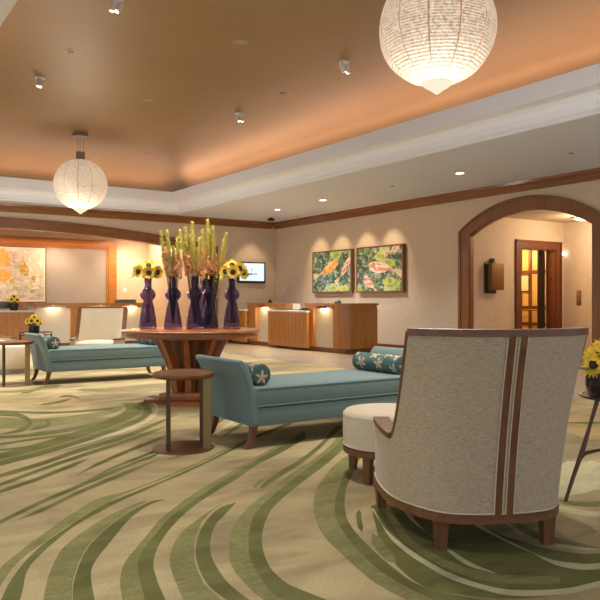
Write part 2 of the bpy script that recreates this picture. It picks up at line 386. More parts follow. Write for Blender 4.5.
# soffit with rectangular opening, tray lip, gold ceiling
TX0, TX1, TY0, TY1 = 1.31, 7.0, 1.5, 15.75
g = .36
m = MB()
m.box(-6, TX0-g, -5, YB+.24, ZC, ZC+.06); m.box(TX1+g, XR+.24, -5, YB+.24, ZC, ZC+.06)
m.box(TX0-g, TX1+g, -5, TY0-g, ZC, ZC+.06); m.box(TX0-g, TX1+g, TY1+g, YB+.24, ZC, ZC+.06)
struct(m.build('ceiling_soffit', mat('cool_white_ceiling_paint', (226, 236, 255), .8), smooth=0))
m = MB()
prof = [(.36, ZC+.06), (.36, ZC), (.355, ZC-.022), (.335, ZC-.032), (.312, ZC-.022), (.312, ZC+.035), (.285, ZC+.035), (.285, ZC+.004), (.262, ZC-.004), (.238, ZC+.012), (.238, ZC+.10), (.215, ZC+.15), (.16, ZC+.19), (.05, ZC+.2), (0, ZC+.205), (0, ZC+.42), (.03, ZC+.42), (.03, ZC+.24), (.36, ZC+.24), (.36, ZC+.06)]
rows = []
for o, z in prof:
    rows.append([(TX0-o, TY0-o, z), (TX1+o, TY0-o, z), (TX1+o, TY1+o, z), (TX0-o, TY1+o, z)])
m.grid(rows, closed=True)
struct(m.build('ceiling_cornice', WHITE, smooth=0, fix=False))
GOLD = mat('gold_leaf_ceiling', (146, 120, 84), .48, .35, var=(156, 130, 92), scale=(.5, .5, .5), detail=3, bump=.12, bdist=.05)
m = MB(); ZT = 4.3; rows = []
for i in range(15):
    a = PI/2*i/14; o = .66-1.9*(1-math.cos(a)); z = ZC+.3+(ZT-ZC-.3)*math.sin(a)
    rows.append([(TX0-o, TY0-o, z), (TX1+o, TY0-o, z), (TX1+o, TY1+o, z), (TX0-o, TY1+o, z)])
m.grid(rows, closed=True); n = len(m.v); m.f.append((n-4, n-3, n-2, n-1)); m.mi.append(0)
struct(m.build('ceiling', GOLD, smooth=40, fix=False))

# reception niche behind the back arch
NB = 20.87; NX = 8.42
m = MB(); m.box(-1.9, NX+.2, NB, NB+.2, 0, 3.3); struct(m.build('wall_niche', WALL, smooth=0))
m = MB(); m.box(NX, NX+.2, YB+.24, NB, 0, 3.3); struct(m.build('wall_niche_side', WALL, smooth=0))
m = MB(); m.box(-2.1, -1.9, YB+.24, NB, 0, 3.3); struct(m.build('wall_niche_left', WALL, smooth=0))
m = MB(); m.box(-1.9, NX, YB+.24, NB, 3.08, 3.14); struct(m.build('ceiling_niche', WALL, smooth=0))
m = MB()
m.box(7.2, 7.45, NB-.07, NB, 0, 2.68); m.box(-.65, -.4, NB-.07, NB, 0, 2.68); m.box(-.65, 7.45, NB-.07, NB, 2.68, 2.88)
m.box(7.14, 7.2, NB-.05, NB, 0, 2.62); m.box(-.4, 7.2, NB-.05, NB, 2.62, 2.68)
struct(m.build('trim_5', HONEYX, smooth=0))
m = MB(); m.box(-.4, 7.14, NB-.03, NB, .2, 2.62)
struct(m.build('wall_niche_panel', mat('silver_grey_fabric', (150, 146, 136), .8, var=(162, 156, 146), scale=(30, 30, 30)), smooth=0))

# lift alcove behind the right arch
AX1, AYN, AYS = 13.56, 9.8, 6.95
DX0, DX1, DZ = 12.12, 13.28, 2.2
m = MB(); m.box(XR+.1, DX0, AYN, AYN+.25, 0, 2.85); m.box(DX1, AX1+.2, AYN, AYN+.25, 0, 2.85); m.box(DX0, DX1, AYN, AYN+.25, DZ, 2.85)
struct(m.build('wall_alcove_lift', WALL, smooth=0))
m = MB(); m.box(AX1, AX1+.2, AYS-.2, AYN, 0, 2.85); struct(m.build('wall_alcove_end', WALL, smooth=0))
m = MB(); m.box(XR+.1, AX1, AYS-.2, AYS, 0, 2.85); struct(m.build('wall_alcove_side', WALL, smooth=0))
m = MB(); m.box(XR+.1, AX1, AYS, AYN, 2.8, 2.85); struct(m.build('ceiling_alcove', WALL, smooth=0))
m = MB()
RW = wood('lift_redwood', (96, 44, 22), (118, 58, 30), 'z', .35)
m.box(DX0-.17, DX0, AYN-.03, AYN, 0, DZ+.17); m.box(DX1, DX1+.17, AYN-.03, AYN, 0, DZ+.17); m.box(DX0, DX1, AYN-.03, AYN, DZ, DZ+.17)
m.box(DX0-.17, DX0-.13, AYN-.045, AYN-.03, 0, DZ+.17); m.box(DX1+.13, DX1+.17, AYN-.045, AYN-.03, 0, DZ+.17); m.box(DX0-.17, DX1+.17, AYN-.045, AYN-.03, DZ+.13, DZ+.17)
m.box(DX0, DX0+.02, AYN, AYN+.22, 0, DZ); m.box(DX1-.02, DX1, AYN, AYN+.22, 0, DZ); m.box(DX0+.02, DX1-.02, AYN, AYN+.22, DZ-.02, DZ)
m.box(DX0-.15, DX0, AYN-.042, AYN-.03, 0, .2); 
struct(m.build('door_1', RW, smooth=0))
# ------------------------------------------------------------------ lift car
t = thing('elevator_car', 'open lift car with gold panels and cherry rails seen through its doorway', 'elevator', (12.67, 10.91, 0))
GP = mat('gold_lift_panel', (206, 170, 104), .35, var=(220, 188, 126), scale=(3, 3, 1))
m = MB(); m.box(.72, .76, -.8, .8, 0, 2.4); m.box(-.8, .76, .8, .84, 0, 2.4); m.box(-.84, -.8, -.8, .84, 0, 2.4); m.build('panelling', GP, t, smooth=0)
m = MB()
for z0, z1 in ((0, .12), (.55, .62), (.92, .99), (1.72, 1.79), (2.3, 2.4)): m.box(.69, .72, -.8, .8, z0, z1); m.box(-.8, .72, .77, .8, z0, z1)
for y in (-.62, -.36, -.1, .2, .5): m.box(.695, .72, y-.035, y+.035, 0, 2.4)
for x in (-.5, 0, .45): m.box(x-.04, x+.04, .775, .8, 0, 2.4)
m.build('rail_trim', RW, t, smooth=0)
m = MB(); m.tube([(.62, -.75, .9), (.62, .75, .9)], .018, 8); m.build('handrail', BRASS, t)
m = MB(); m.box(-.8, .76, -.8, .84, 2.4, 2.44); m.build('ceiling_panel', mat('lift_ceiling', (230, 215, 180), .6, emit=1.2), t, smooth=0)
m = MB(); m.box(-.8, .76, -.8, .84, 0, .01); m.build('floor_panel', STONE, t, smooth=0)
m = MB(); m.box(.38, .62, -.83, -.81, .02, 2.2); m.build('door_leaf', BRONZE, t, smooth=0)
t = thing('picture_frame', 'small dark framed notice on the gold lift wall', 'picture', (13.355, 10.68, 1.5), 0)
m = MB(); m.box(0, .02, -.13, .13, -.2, .2); m.build('backing', mat('dark_green_frame', (70, 74, 50), .5), t, smooth=0)
m = MB(); m.box(-.004, .0, -.1, .1, -.17, .17); m.build('notice', mat('notice_paper', (200, 196, 170), .6), t, smooth=0)
def text_mesh(body, size, name, mt, parent, loc, rot, ext=.002):
    cu = bpy.data.curves.new(name, 'FONT'); cu.body = body; cu.size = size; cu.extrude = ext; cu.align_x = 'CENTER'; cu.align_y = 'CENTER'
    o = bpy.data.objects.new(name, cu); C.objects.link(o); o.parent = parent; o.location = loc; o.rotation_euler = rot
    me = bpy.data.meshes.new_from_object(o.evaluated_get(bpy.context.evaluated_depsgraph_get()))
    me.materials.clear(); me.materials.append(mt); bpy.data.objects.remove(o)
    o = bpy.data.objects.new(name, me); C.objects.link(o); o.parent = parent; o.location = loc; o.rotation_euler = rot; return o
t = thing('floor_number_sign', 'dark number 4 mounted on the cherry lift door jamb', 'sign', (DX1-.022, AYN+.1, 1.58))
text_mesh('4', .15, 'numeral', BLACK, t, (0, 0, 0), (PI/2, 0, -PI/2))
# wall sconce / call button / small lights of the alcove
t = thing('wall_sconce', 'square bronze wall sconce with dark green sheet behind it beside the lift', 'wall light', (11.17, AYN, 1.58))
m = MB(); m.rbox(-.16, .2, -.02, 0, -.33, .3, .01); m.build('green_sheet', mat('dark_green_sheet', (66, 74, 44), .5, .4), t)  # thin dark green sheet on the wall, offset behind the box
m = MB(); m.rbox(-.1, .26, -.16, -.04, -.26, .27, .008); m.build('shade', mat('bronze_shade', (128, 92, 46), .45, .4), t)
m = MB(); m.tube([(.06, -.03, .3), (.06, -.03, .37)], .05, 12); m.box(-.05, .1, -.05, -.015, -.3, .28); m.build('bracket', BRONZE, t)
t = thing('call_button_panel', 'narrow brass lift call button plate on alcove end wall', 'button panel', (AX1, 9.42, 1.17))
m = MB(); m.rbox(-.012, 0, -.055, .055, -.16, .16, .004); pl_ = m.build('plate', BRASS, t)
for z in (-.06, .06):
    m = MB(); m.lathe([(.022, 0), (.022, .008), (0.001, .009)], 14); o = m.build('button', STEEL, pl_); o.rotation_euler = (0, -PI/2, 0); o.location = (-.012, 0, z)
t = thing('hall_lantern', 'tiny glowing lift arrival light beside the lift frame', 'indicator light', (13.51, AYN, 2.13))
m = MB(); m.tube([(0, 0, 0), (0, -.02, 0)], .05, 16); m.build('plate', BRASS, t)
m = MB(); m.lathe([(.001, -.045), (.03, -.035), (.042, 0), (.03, .035), (.001, .045)], 14, (0, -.045, 0)); m.build('lens', emis('lantern_glow', (255, 236, 200), 5), t)
t = thing('flush_ceiling_light', 'oval glowing flush light on the alcove ceiling', 'ceiling light', (12.95, 8.8, 2.8))
m = MB(); m.lathe([(.30, 0), (.30, -.03), (.27, -.04)], 32); m.build('trim_ring', WHITEM, t)
m = MB(); m.lathe([(.265, -.035), (.2, -.06), (.001, -.07)], 32); m.build('diffuser', emis('flush_glow', (255, 228, 180), 4), t)

# ------------------------------------------------------------------ wing chair (seen from behind nearest the camera)
CTRL = [(0,-.10), (.13,-.092), (.25,-.05), (.335,.06), (.395,.21), (.41,.36), (.40,.54), (.375,.70)]
LEAN = [(0,-.15), (.005,-.15), (.03,-.14), (.082,-.115), (.085,-.045), (.03,-.01), (.0,0), (0,0)]
def chair_curves(n=10):
    B = cat_rom([(*p, 0) for p in CTRL], n*7); Ln = cat_rom([(*p, 0) for p in LEAN], n*7)
    out = []
    for i, (b, l) in enumerate(zip(B, Ln)):
        k = i/n
        if k <= 3: h = .983
        elif k >= 4.15: h = .47
        else:
            u = (k-3)/1.15; h = .47+.513*(1-u)**1.7
        out.append((b, l, h))
    return [((-b.x, b.y), (-l.x, l.y), h) for b, l, h in out[:0:-1]]+[((b.x, b.y), (l.x, l.y), h) for b, l, h in out]
CC = chair_curves()
NCC = len(CC); ZB = .185
def cpt(i, z, off=0.0):
    (bx, by), (lx, ly), h = CC[i]
    i0, i1 = max(i-1, 0), min(i+1, NCC-1)
    tx, ty = CC[i1][0][0]-CC[i0][0][0], CC[i1][0][1]-CC[i0][0][1]; L = math.hypot(tx, ty)
    nx, ny = ty/L, -tx/L          # outward
    q = (z-ZB)/(.975-ZB); q = q*.55+.45*q*q if q > 0 else q
    return Vector((bx+lx*q+nx*off, by+ly*q+ny*off, z))
def thick(i):
    k = abs(i-(NCC-1)/2)/10
    return .075 if k < 2.5 else .075-.012*sst(2.5, 4, k)
def make_chair(label, loc, rz):
    t = thing('armchair', label, 'armchair', loc, rz, 'barrel back armchairs')
    m = MB(); nz = 14
    rows = []
    for i in range(NCC):
        h = CC[i][2]; w = thick(i)
        r = [cpt(i, ZB+(h-ZB)*j/nz) for j in range(nz+1)]+[cpt(i, ZB+(h-ZB)*j/nz, -w) for j in range(nz, -1, -1)]
        rows.append([tuple(p) for p in r])
    m.grid(rows, closed=True); n = len(rows[0]); k = len(m.v)
    m.f.append(tuple(range(n))); m.mi.append(0); m.f.append(tuple(range(k-n, k))); m.mi.append(0)
    q = len(CC)-1; w2 = 2*(nz+1)
    m.mi = [1 if (f_ % w2) >= nz else 0 for f_ in range(q*w2)]+[0, 0]
    shell = m.build('shell', [LINEN, CREAMC], t, smooth=50)
    def edge(name, i0, i1, th, mat_, over=.006):
        q = MB(); rr = []
        for i in range(i0, i1+1):
            h = CC[i][2]; w = thick(i); a = cpt(i, h, over); b = cpt(i, h, -w-over)
            j0, j1 = max(i-1, i0), min(i+1, i1)
            T = cpt(j1, CC[j1][2])-cpt(j0, CC[j0][2]); Nn = T.cross(b-a).normalized()
            if Nn.z < 0: Nn = -Nn
            lo = .016 if name == 'top_rail' else .003
            rr.append([tuple(a-Nn*lo), tuple(b-Nn*.001), tuple(b+Nn*th), tuple(a+Nn*th)])
        q.grid(rr, closed=True); kk = len(q.v); q.f += [(0,1,2,3), (kk-4,kk-3,kk-2,kk-1)]; q.mi += [0, 0]
        return q.build(name, mat_, t, smooth=40)
    c = (NCC-1)//2
    edge('top_rail', c-30, c+30, .014, DARKWOODX, .004)
    for a, b in ((c-41, c-30), (c+30, c+41)): edge('wing_trim', a, b, .010, DARKWOOD, .004)
    for a, b in ((0, c-41), (c+41, NCC-1)): edge('arm_cap', a, b, .022, DARKWOOD, .01)
    # bottom rail all round
    m = MB(); rr = []
    loop = [cpt(i, ZB, .006) for i in range(NCC)]; inn = [cpt(i, ZB, -.05) for i in range(NCC)]
    for a, b in zip(loop, inn):
        rr.append([(a.x, a.y, .145), (a.x, a.y, ZB), (b.x, b.y, ZB), (b.x, b.y, .145)])
    m.grid(rr, closed=True); k = len(m.v); m.f += [(0,1,2,3), (k-4,k-3,k-2,k-1)]; m.mi += [0, 0]
    m.box(-.33, .33, .655, .705, .145, ZB); m.build('base_rail', DARKWOODX, t, smooth=40)
    m = MB(); m.tube([cpt(i, ZB+.004, .003) for i in range(NCC)], .0035, 6); m.build('welt', CREAMC, shell)
    for s in (-1, 1):
        m = MB(); rr = []
        for j in range(25):
            z = ZB+(.976-ZB)*j/24; row = []
            for x, off in ((s*.0105, .007), (s*.041, .007), (s*.041, -.01), (s*.0105, -.01)):
                p = cpt(c, z, off); p2 = cpt(c+int(s*4), z, off); q = abs(x)/max(abs(p2.x), 1e-6)
                row.append((x, p.y+(p2.y-p.y)*q, z))
            rr.append(row)
        m.grid(rr, closed=True); k = len(m.v); m.f += [(0,1,2,3), (k-4,k-3,k-2,k-1)]; m.mi += [0, 0]
        slat = m.build('back_slat', DARKWOOD, t, smooth=30)
        for e in (.008, .044):
            m = MB(); m.tube([(s*e, cpt(c, z).y-.004+abs(e)*.02, z) for z in [ZB+.78*j/20 for j in range(21)]], .0028, 5); m.build('slat_welt', CREAMC, slat)
    # seat
    poly = [tuple(cpt(i, ZB, -.07))[:2] for i in range(2, NCC-2)]
    poly = [(x, min(y, .68)) for x, y in poly]
    m = MB(); m.prism(poly, ZB, .30); m.build('seat_base', LINEN, t, smooth=30)
    m = MB(); cy = .30
    sc_ = lambda k: [(x*k, cy+(y-cy)*k) for x, y in poly]
    rws = [[(x, y, z) for x, y in sc_(k)] for k, z in ((.94, .30), (.985, .315), (.985, .40), (.95, .425), (.8, .44), (.4, .45), (.02, .452))]
    m.grid(rws, closed=True); m.build('seat_cushion', CREAMC, t, smooth=60)
    for x, y in ((-.25, .0), (.25, .0), (-.35, .665), (.35, .665)):
        m = MB(); k = .03; q = .021
        m.prism([(x-q, y-q), (x+q, y-q), (x+q, y+q), (x-q, y+q)], 0, .147, top=[(x-k, y-k), (x+k, y-k), (x+k, y+k), (x-k, y+k)]); m.build('leg', DARKWOOD, t, smooth=0)
    return t
ch = make_chair('large oatmeal linen barrel armchair with two wooden back slats, seen from behind', (2.533, 2.193, 0), math.radians(-26))
copy_thing(ch, (4.08, 12.1, 0), math.radians(180-30), 'cream high-backed armchair facing us behind the far blue daybed')
copy_thing(ch, (2.22, 13.35, 0), math.radians(180+20), 'armchair at the photo edge showing only a sliver of wooden arm')

# ------------------------------------------------------------------ daybeds
FLORAL = vcol('floral_teal', .85)
def make_bed(label, loc, rz=0):
    t = thing('daybed', label, 'daybed', loc, rz, 'blue upholstered daybeds')
    m = MB(); m.rbox(-.84, .84, -.36, .36, .176, .312, .012); m.build('frame', TEAL, t)
    m = MB(); m.rbox(-.835, .835, -.365, .365, .314, .472, .035, 4)
    mt = m.build('mattress', TEAL, t)
    m = MB()
    for z in (.328, .456): m.tube([(-.8, -.362, z), (.8, -.362, z)], .006, 6); m.tube([(-.8, .362, z), (.8, .362, z)], .006, 6)
    m.build('piping', TEAL, mt)
    for s in (-1, 1):
        outer = cat_rom([(.842, .176, 0), (.852, .30, 0), (.876, .45, 0), (.918, .58, 0), (.966, .655, 0)], 14)
        inner = cat_rom([(.918, .672, 0), (.873, .615, 0), (.825, .48, 0), (.79, .33, 0), (.775, .2, 0)], 14)
        poly = [(s*p.x, p.y) for p in outer]+[(s*.954, .672), (s*.937, .678)]+[(s*p.x, p.y) for p in inner]
        m = MB(); m.prism(poly, -.362, .362, axis='y'); o = m.build('end_panel', TEAL, t, smooth=40)
        bv = o.modifiers.new('soft', 'BEVEL'); bv.width = .012; bv.segments = 2; bv.limit_method = 'ANGLE'; bv.angle_limit = math.radians(50)
        for y in (-.31, .31):
            m = MB(); yy = y/abs(y)
            m.tube([(s*.80, y, .18), (s*.81, y, .12), (s*.835, y+.0*yy, .05), (s*.875, y+.015*yy, 0)], [1.25, 1.1, .9, .7], sq=(.042, .042)); m.build('leg', DARKWOOD, t, smooth=30)
    return t
B1 = (3.525, 4.97, 0); B2 = (3.34, 9.95, 0)
make_bed('long blue daybed in the middle of the carpet, behind the cream ottoman', B1)
copy_thing(bpy.data.objects['daybed'], B2, 0, 'far blue daybed in front of the cream armchair and reception niche')
def make_bolster(name, label, loc, seed, group):
    rr = random.Random(seed); n, k, r, L = 64, 60, .081, .62
    fl = [(rr.uniform(0, 1), rr.uniform(-.5, .5), rr.uniform(.055, .07), rr.uniform(0, 6)) for _ in range(80)]
    fl2 = []
    for f in fl:
        if all(math.hypot(((f[0]-g_[0]+.5) % 1-.5)*.55, (f[1]-g_[1])*L) > .128 for g_ in fl2): fl2.append(f)
    base, base2, pet, pet2 = lin((78, 108, 106)), lin((64, 92, 84)), lin((204, 184, 152)), lin((192, 150, 122))
    t = thing(name, label, 'bolster', loc, 0, group)
    m = MB(); prof = [(r*q, -L/2-.006+.008*q) for q in (.01, .1, .2, .3, .4, .5, .6, .7, .8, .9)]+[(r, -L/2+.015)]
    prof += [(r*(1+.012*math.sin(i*1.3+seed)), -L/2+.015+(L-.03)*i/k) for i in range(1, k)]+[(r, L/2-.015)]+[(r*q, L/2+.006-.008*q) for q in (.9, .8, .7, .6, .5, .4, .3, .2, .1, .01)]
    m.lathe(prof, n); o = m.build('cover', FLORAL, t, smooth=60)
    def colf(p, i):
        u = math.atan2(p.y, p.x)/(2*PI) % 1; v = p.z/L
        if math.hypot(p.x, p.y) < r*.97:      # end caps: one bloom
            q = math.hypot(p.x-.012, p.y-.01); a = math.atan2(p.y-.01, p.x-.012)
            return mix(pet, pet2, .4) if q < .055*(.62+.38*math.cos(5*a)) else base2
        c = mix(base, base2, sst(-.2, .4, fbm(u*6, v*8, seed)))
        for a, b, s, ph in fl2:
            dx = ((u-a+.5) % 1-.5)*.55; dy = (v-b)*L; q = math.hypot(dx, dy); an = math.atan2(dy, dx)
            R_ = s*(.62+.38*math.cos(5*an+ph))
            if q < R_: c = mix(pet2, pet, sst(.1, .5, q/s))
            elif q < s*1.25 and math.cos(3*an+ph*2) > .86: c = lin((110, 128, 92))
        return c
    setcol(o, colf); o.rotation_euler = (PI/2, rr.uniform(0, 3), 0)
    for s in (-1, 1):
        m = MB(); m.tube([(r*.97*math.cos(a*PI/20), s*(L/2-.01), r*.97*math.sin(a*PI/20)) for a in range(41)], .004, 5); m.build('piping', mat('bolster_piping', (52, 84, 80), .8), t)
    return t
zb = .472+.082
make_bolster('bolster_cushion', 'small floral bolster on the near daybed end beside the round bronze side table', (B1[0]-.735, B1[1]-.01, zb), 3, 'floral bolsters')
make_bolster('bolster_cushion', 'teal bolster with cream blossoms at the near daybed end behind the armchair', (B1[0]+.70, B1[1], zb), 8, 'floral bolsters')
make_bolster('bolster_cushion', 'floral bolster at the near-side end of the far daybed by the oval side table', (B2[0]-.735, B2[1]-.01, zb), 5, 'floral bolsters')
make_bolster('bolster_cushion', 'floral bolster on the far daybed, partly hidden by the round pedestal table', (B2[0]+.70, B2[1], zb), 6, 'floral bolsters')

# ------------------------------------------------------------------ side tables
def make_side(label, loc, rz):
    t = thing('side_table', label, 'side table', loc, rz, 'round side tables at the daybed ends')
    m = MB(); m.lathe([(.001, .545), (.215, .545), (.228, .552), (.232, .565), (.228, .578), (.21, .583), (.001, .583)], 40, sy=1.15, cap=False); m.build('tabletop', DARKWOODX, t, smooth=50)
    m = MB(); m.lathe([(.001, 0), (.226, 0), (.23, .008), (.226, .02), (.001, .022)], 40, sy=1.15, cap=False); m.build('base', mat('bronze_base', (112, 78, 48), .35, .6), t, smooth=50)
    m = MB(); m.box(.152, .212, -.045, -.03, .02, .547); m.build('flat_post', BRASS, t, smooth=0)
    for x, y in ((-.092, -.12), (.115, .15)):
        m = MB(); m.box(x-.014, x+.014, y-.016, y+.016, .02, .547); m.build('post', BRONZE, t, smooth=0)
    return t
st = make_side('bronze side table with dark round top at the end of the near daybed', (2.29, 4.955, 0), -YAW)
copy_thing(st, (2.16, 9.86, 0), -YAW, 'brass side table cut by the photo edge at the end of the far daybed')

# ------------------------------------------------------------------ ottomans
t = thing('ottoman', 'round cream ottoman on wooden legs between the daybed and large armchair', 'ottoman', (3.02, 3.45, 0), math.radians(20))
m = MB(); m.lathe([(.001, .205), (.285, .205), (.30, .212), (.303, .30), (.303, .39), (.298, .414), (.282, .428), (.2, .436), (.001, .438)], 48, cap=False); cu_ = m.build('cushion', CREAMC, t, smooth=60)
m = MB()
for z, r in ((.404, .3015), (.217, .302)): m.tube([(r*math.cos(a*PI/24), r*math.sin(a*PI/24), z) for a in range(49)], .0035, 6)
m.build('piping', CREAMC, cu_)
m = MB(); m.lathe([(.25, .168), (.298, .168), (.302, .172), (.302, .204), (.25, .204), (.25, .168)], 48, cap=False); m.build('base_rail', DARKWOODX, t, smooth=40)
for k in range(4):
    a = math.radians(90*k); x, y = .279*math.cos(a), .279*math.sin(a)
    m = MB(); m.T = Matrix.Translation((x, y, 0)) @ Matrix.Rotation(a, 4, 'Z'); q, w = .019, .025
    m.prism([(-q, -q), (q, -q), (q, q), (-q, q)], 0, .17, top=[(-w, -w), (w, -w), (w, w), (-w, w)]); m.build('leg', DARKWOOD, t, smooth=0)
t = thing('ottoman', 'pale drum ottoman on a metal plinth behind the far side table', 'ottoman', (2.45, 11.55, 0))
m = MB(); m.lathe([(.001, .085), (.27, .085), (.285, .1), (.285, .40), (.27, .425), (.001, .435)], 40, cap=False); m.build('cushion', CREAMC, t, smooth=60)
m = MB(); m.lathe([(.001, 0), (.27, 0), (.27, .085), (.001, .085)], 40, cap=False); m.build('plinth', STEEL, t, smooth=40)

# ------------------------------------------------------------------ round pedestal table
TC = ray(191.5, 7.9); TZ = .80
t = thing('pedestal_table', 'large round cherry pedestal table carrying the row of purple vases', 'table', (*TC, 0), -YAW)
m = MB(); m.lathe([(.001, .772), (.735, .772), (.748, .778), (.753, .787), (.748, .796), (.735, .8), (.001, .8)], 72, cap=False); m.build('tabletop', REDWOODX, t, smooth=50)
m = MB(); m.lathe([(.6, .715), (.69, .715), (.70, .722), (.705, .735), (.70, .772), (.6, .772)], 72, cap=False); m.build('apron', REDWOODX, t, smooth=40)
m = MB(); m.lathe([(.14, .13), (.135, .2), (.16, .4), (.24, .6), (.31, .73), (.001, .73)], 8, cap=False, a0=PI/8); m.build('column', DARKWOOD, t, smooth=20)
for k in range(8):
    a = 2*PI*k/8-PI/2
    o1 = cat_rom([(.215, .13, 0), (.23, .25, 0), (.28, .42, 0), (.36, .6, 0), (.43, .745, 0)], 14)
    i1 = cat_rom([(.34, .745, 0), (.24, .55, 0), (.17, .38, 0), (.13, .2, 0), (.12, .13, 0)], 14)
    m = MB(); m.T = Matrix.Rotation(a, 4, 'Z'); m.prism([(p.x, p.y) for p in o1+i1], -.03, .03, axis='y'); m.build('fin', REDWOOD, t, smooth=30)
m = MB(); m.box(-.49, .49, -.16, .16, 0, .05); m.box(-.16, .16, -.47, -.16, 0, .05); m.box(-.16, .16, .16, .47, 0, .05); m.build('foot', REDWOODX, t, smooth=0)
m = MB(); m.rbox(-.3, .3, -.3, .3, .05, .13, .012); m.build('plinth', REDWOODX, t)
# ------------------------------------------------------------------ flowers
def sunflower(label, group, head, face, foot, r=.068, seed=0, leaf=True):
    """one cut sunflower: petals + seed disc facing `face`, stem down to `foot` (world points)"""
    rr = random.Random(seed); head = Vector(head); face = Vector(face).normalized(); foot = Vector(foot)
    t = thing('sunflower', label, 'sunflower', tuple(foot), 0, group)
    Rm = face.to_track_quat('Z', 'Y').to_matrix().to_4x4()
    T0 = Matrix.Translation(head-foot) @ Rm
    m = MB(); m.T = T0
    for lay in range(2):
        n = 17
        for k in range(n):
            a = 2*PI*(k+.5*lay)/n+rr.uniform(-.1, .1); L = r*rr.uniform(.85, 1.15)*(1-.08*lay); w = r*.15; z0 = .002+.004*lay; up = r*rr.uniform(.05, .35)
            ca, sa = math.cos(a), math.sin(a)
            P = lambda q, s, z: (q*ca-s*sa, q*sa+s*ca, z)
            m.add([P(r*.32, -w*.7, z0), P(r*.32, w*.7, z0), P(r*.68, w, z0+up*.5), P(L, 0, z0+up*.7), P(r*.68, -w, z0+up*.5), P(r*.66, 0, z0+up*.5-.004)], [(0, 1, 5), (1, 2, 5), (2, 3, 5), (3, 4, 5), (4, 0, 5)])
    m.build('petals', YELLOW, t, smooth=0, fix=False)
    m = MB(); m.T = T0; m.lathe([(.001, -.008), (r*.34, -.006), (r*.39, .006), (r*.35, .016), (r*.2, .02), (.001, .014)], 18, cap=False); m.build('seed_head', SEED, t, smooth=60)
    a = head-foot; b = a-face*.012
    mid = Vector((b.x*.12, b.y*.12, b.z*.9 if b.z > .3 else b.z*.62))
    m = MB(); m.tube(cat_rom([(0, 0, 0), tuple(mid), tuple(b-face*.02), tuple(b)], 8), .005, 6); m.build('stem', GREEN, t)
    if leaf:
        for k in range(2):
            m = MB(); q = rr.uniform(0, 6.28); d = Vector((math.cos(q), math.sin(q), rr.uniform(-.5, .2))).normalized(); sd = d.cross(Vector((0, 0, 1))).normalized(); o = b-face*.015-Vector((0, 0, .01)); L = r*1.9
            m.add([tuple(o), tuple(o+d*L*.45+sd*L*.28), tuple(o+d*L), tuple(o+d*L*.45-sd*L*.28), tuple(o+d*L*.5-Vector((0, 0, .008)))], [(0, 1, 4), (1, 2, 4), (2, 3, 4), (3, 0, 4)]); m.build('leaf', GREEN, t, smooth=0, fix=False)
    return t
TOCAM = lambda p: Vector((-p[0], -p[1], 0)).normalized()

# vases on the pedestal table
VPOS = {'niche': (148, 7.98), 'second': (173, 7.80), 'middle': (195, 7.88), 'tall': (210, 8.12), 'rear': (204, 8.36), 'tv': (232, 7.98)}
VL = {'niche': 'purple glass vase of sunflowers nearest the reception niche', 'second': 'purple glass vase of plumes second from the niche end of the table',
      'middle': 'purple glass vase of plumes in the middle of the front row', 'tall': 'purple glass vase with the tallest plumes, just behind the middle vase',
      'rear': 'purple vase at the back of the table, hidden behind the plume vases', 'tv': 'purple glass vase of sunflowers nearest the television'}
VPROF = [(.001, 0), (.088, 0), (.098, .008), (.098, .03), (.088, .12), (.07, .23), (.050, .305), (.052, .318), (.076, .338), (.088, .376), (.08, .412), (.056, .436), (.041, .447), (.039, .48), (.040, .56), (.045, .575), (.041, .577), (.035, .56), (.034, .46), (.05, .43), (.07, .4), (.078, .376), (.066, .345), (.044, .318), (.046, .3), (.062, .22), (.08, .12), (.088, .04), (.08, .022), (.001, .02)]
VW = {}
v0 = None
for k, (px, d) in VPOS.items():
    x, y = ray(px, d); VW[k] = (x, y)
    if v0 is None:
        v0 = thing('glass_vase', VL[k], 'vase', (x, y, TZ+.001), 0, 'purple glass vases on the pedestal table')
        m = MB(); m.lathe(VPROF, 36, cap=False); m.build('body', PURPLE, v0, smooth=50)
        m = MB(); m.tube([(.0425*math.cos(a*PI/18), .0425*math.sin(a*PI/18), .452) for a in range(37)], .004, 6); m.build('collar', PURPLE, v0)
    else: copy_thing(v0, (x, y, TZ+.001), R.uniform(0, 6), VL[k])
def world_off(x, y, lat, dep):
    return (x+RT[0]*lat+FW[0]*dep, y+RT[1]*lat+FW[1]*dep)
def bouquet(k, lst, where, seed, zb=TZ+.06):
    x, y = VW[k]
    for i, (lat, dep, z, fl, fz, desc) in enumerate(lst):
        p = world_off(x, y, lat*.88, dep); tc = TOCAM(p)
        f = (tc.x+RT[0]*fl, tc.y+RT[1]*fl, fz)
        ft = world_off(x, y, lat*.15, dep*.15)
        sunflower(desc, 'sunflowers in '+where, (*p, z), f, (*ft, zb), .08, seed+i)
bouquet('niche', [(-.115, -.02, 1.435, -.5, .2, 'wide open sunflower at the niche side of the vase nearest the reception niche'), (.03, -.09, 1.42, .1, .1, 'sunflower facing us squarely, lowest in the vase nearest the niche'), (.01, -.01, 1.50, .0, .7, 'topmost sunflower of the vase nearest the niche'),
    (.115, .0, 1.43, .9, .1, 'sunflower turned sideways toward the plumes in the vase nearest the niche'), (-.02, .08, 1.47, -.2, .9, 'sunflower tucked behind the others in the vase nearest the niche')], 'the vase nearest the niche', 20)
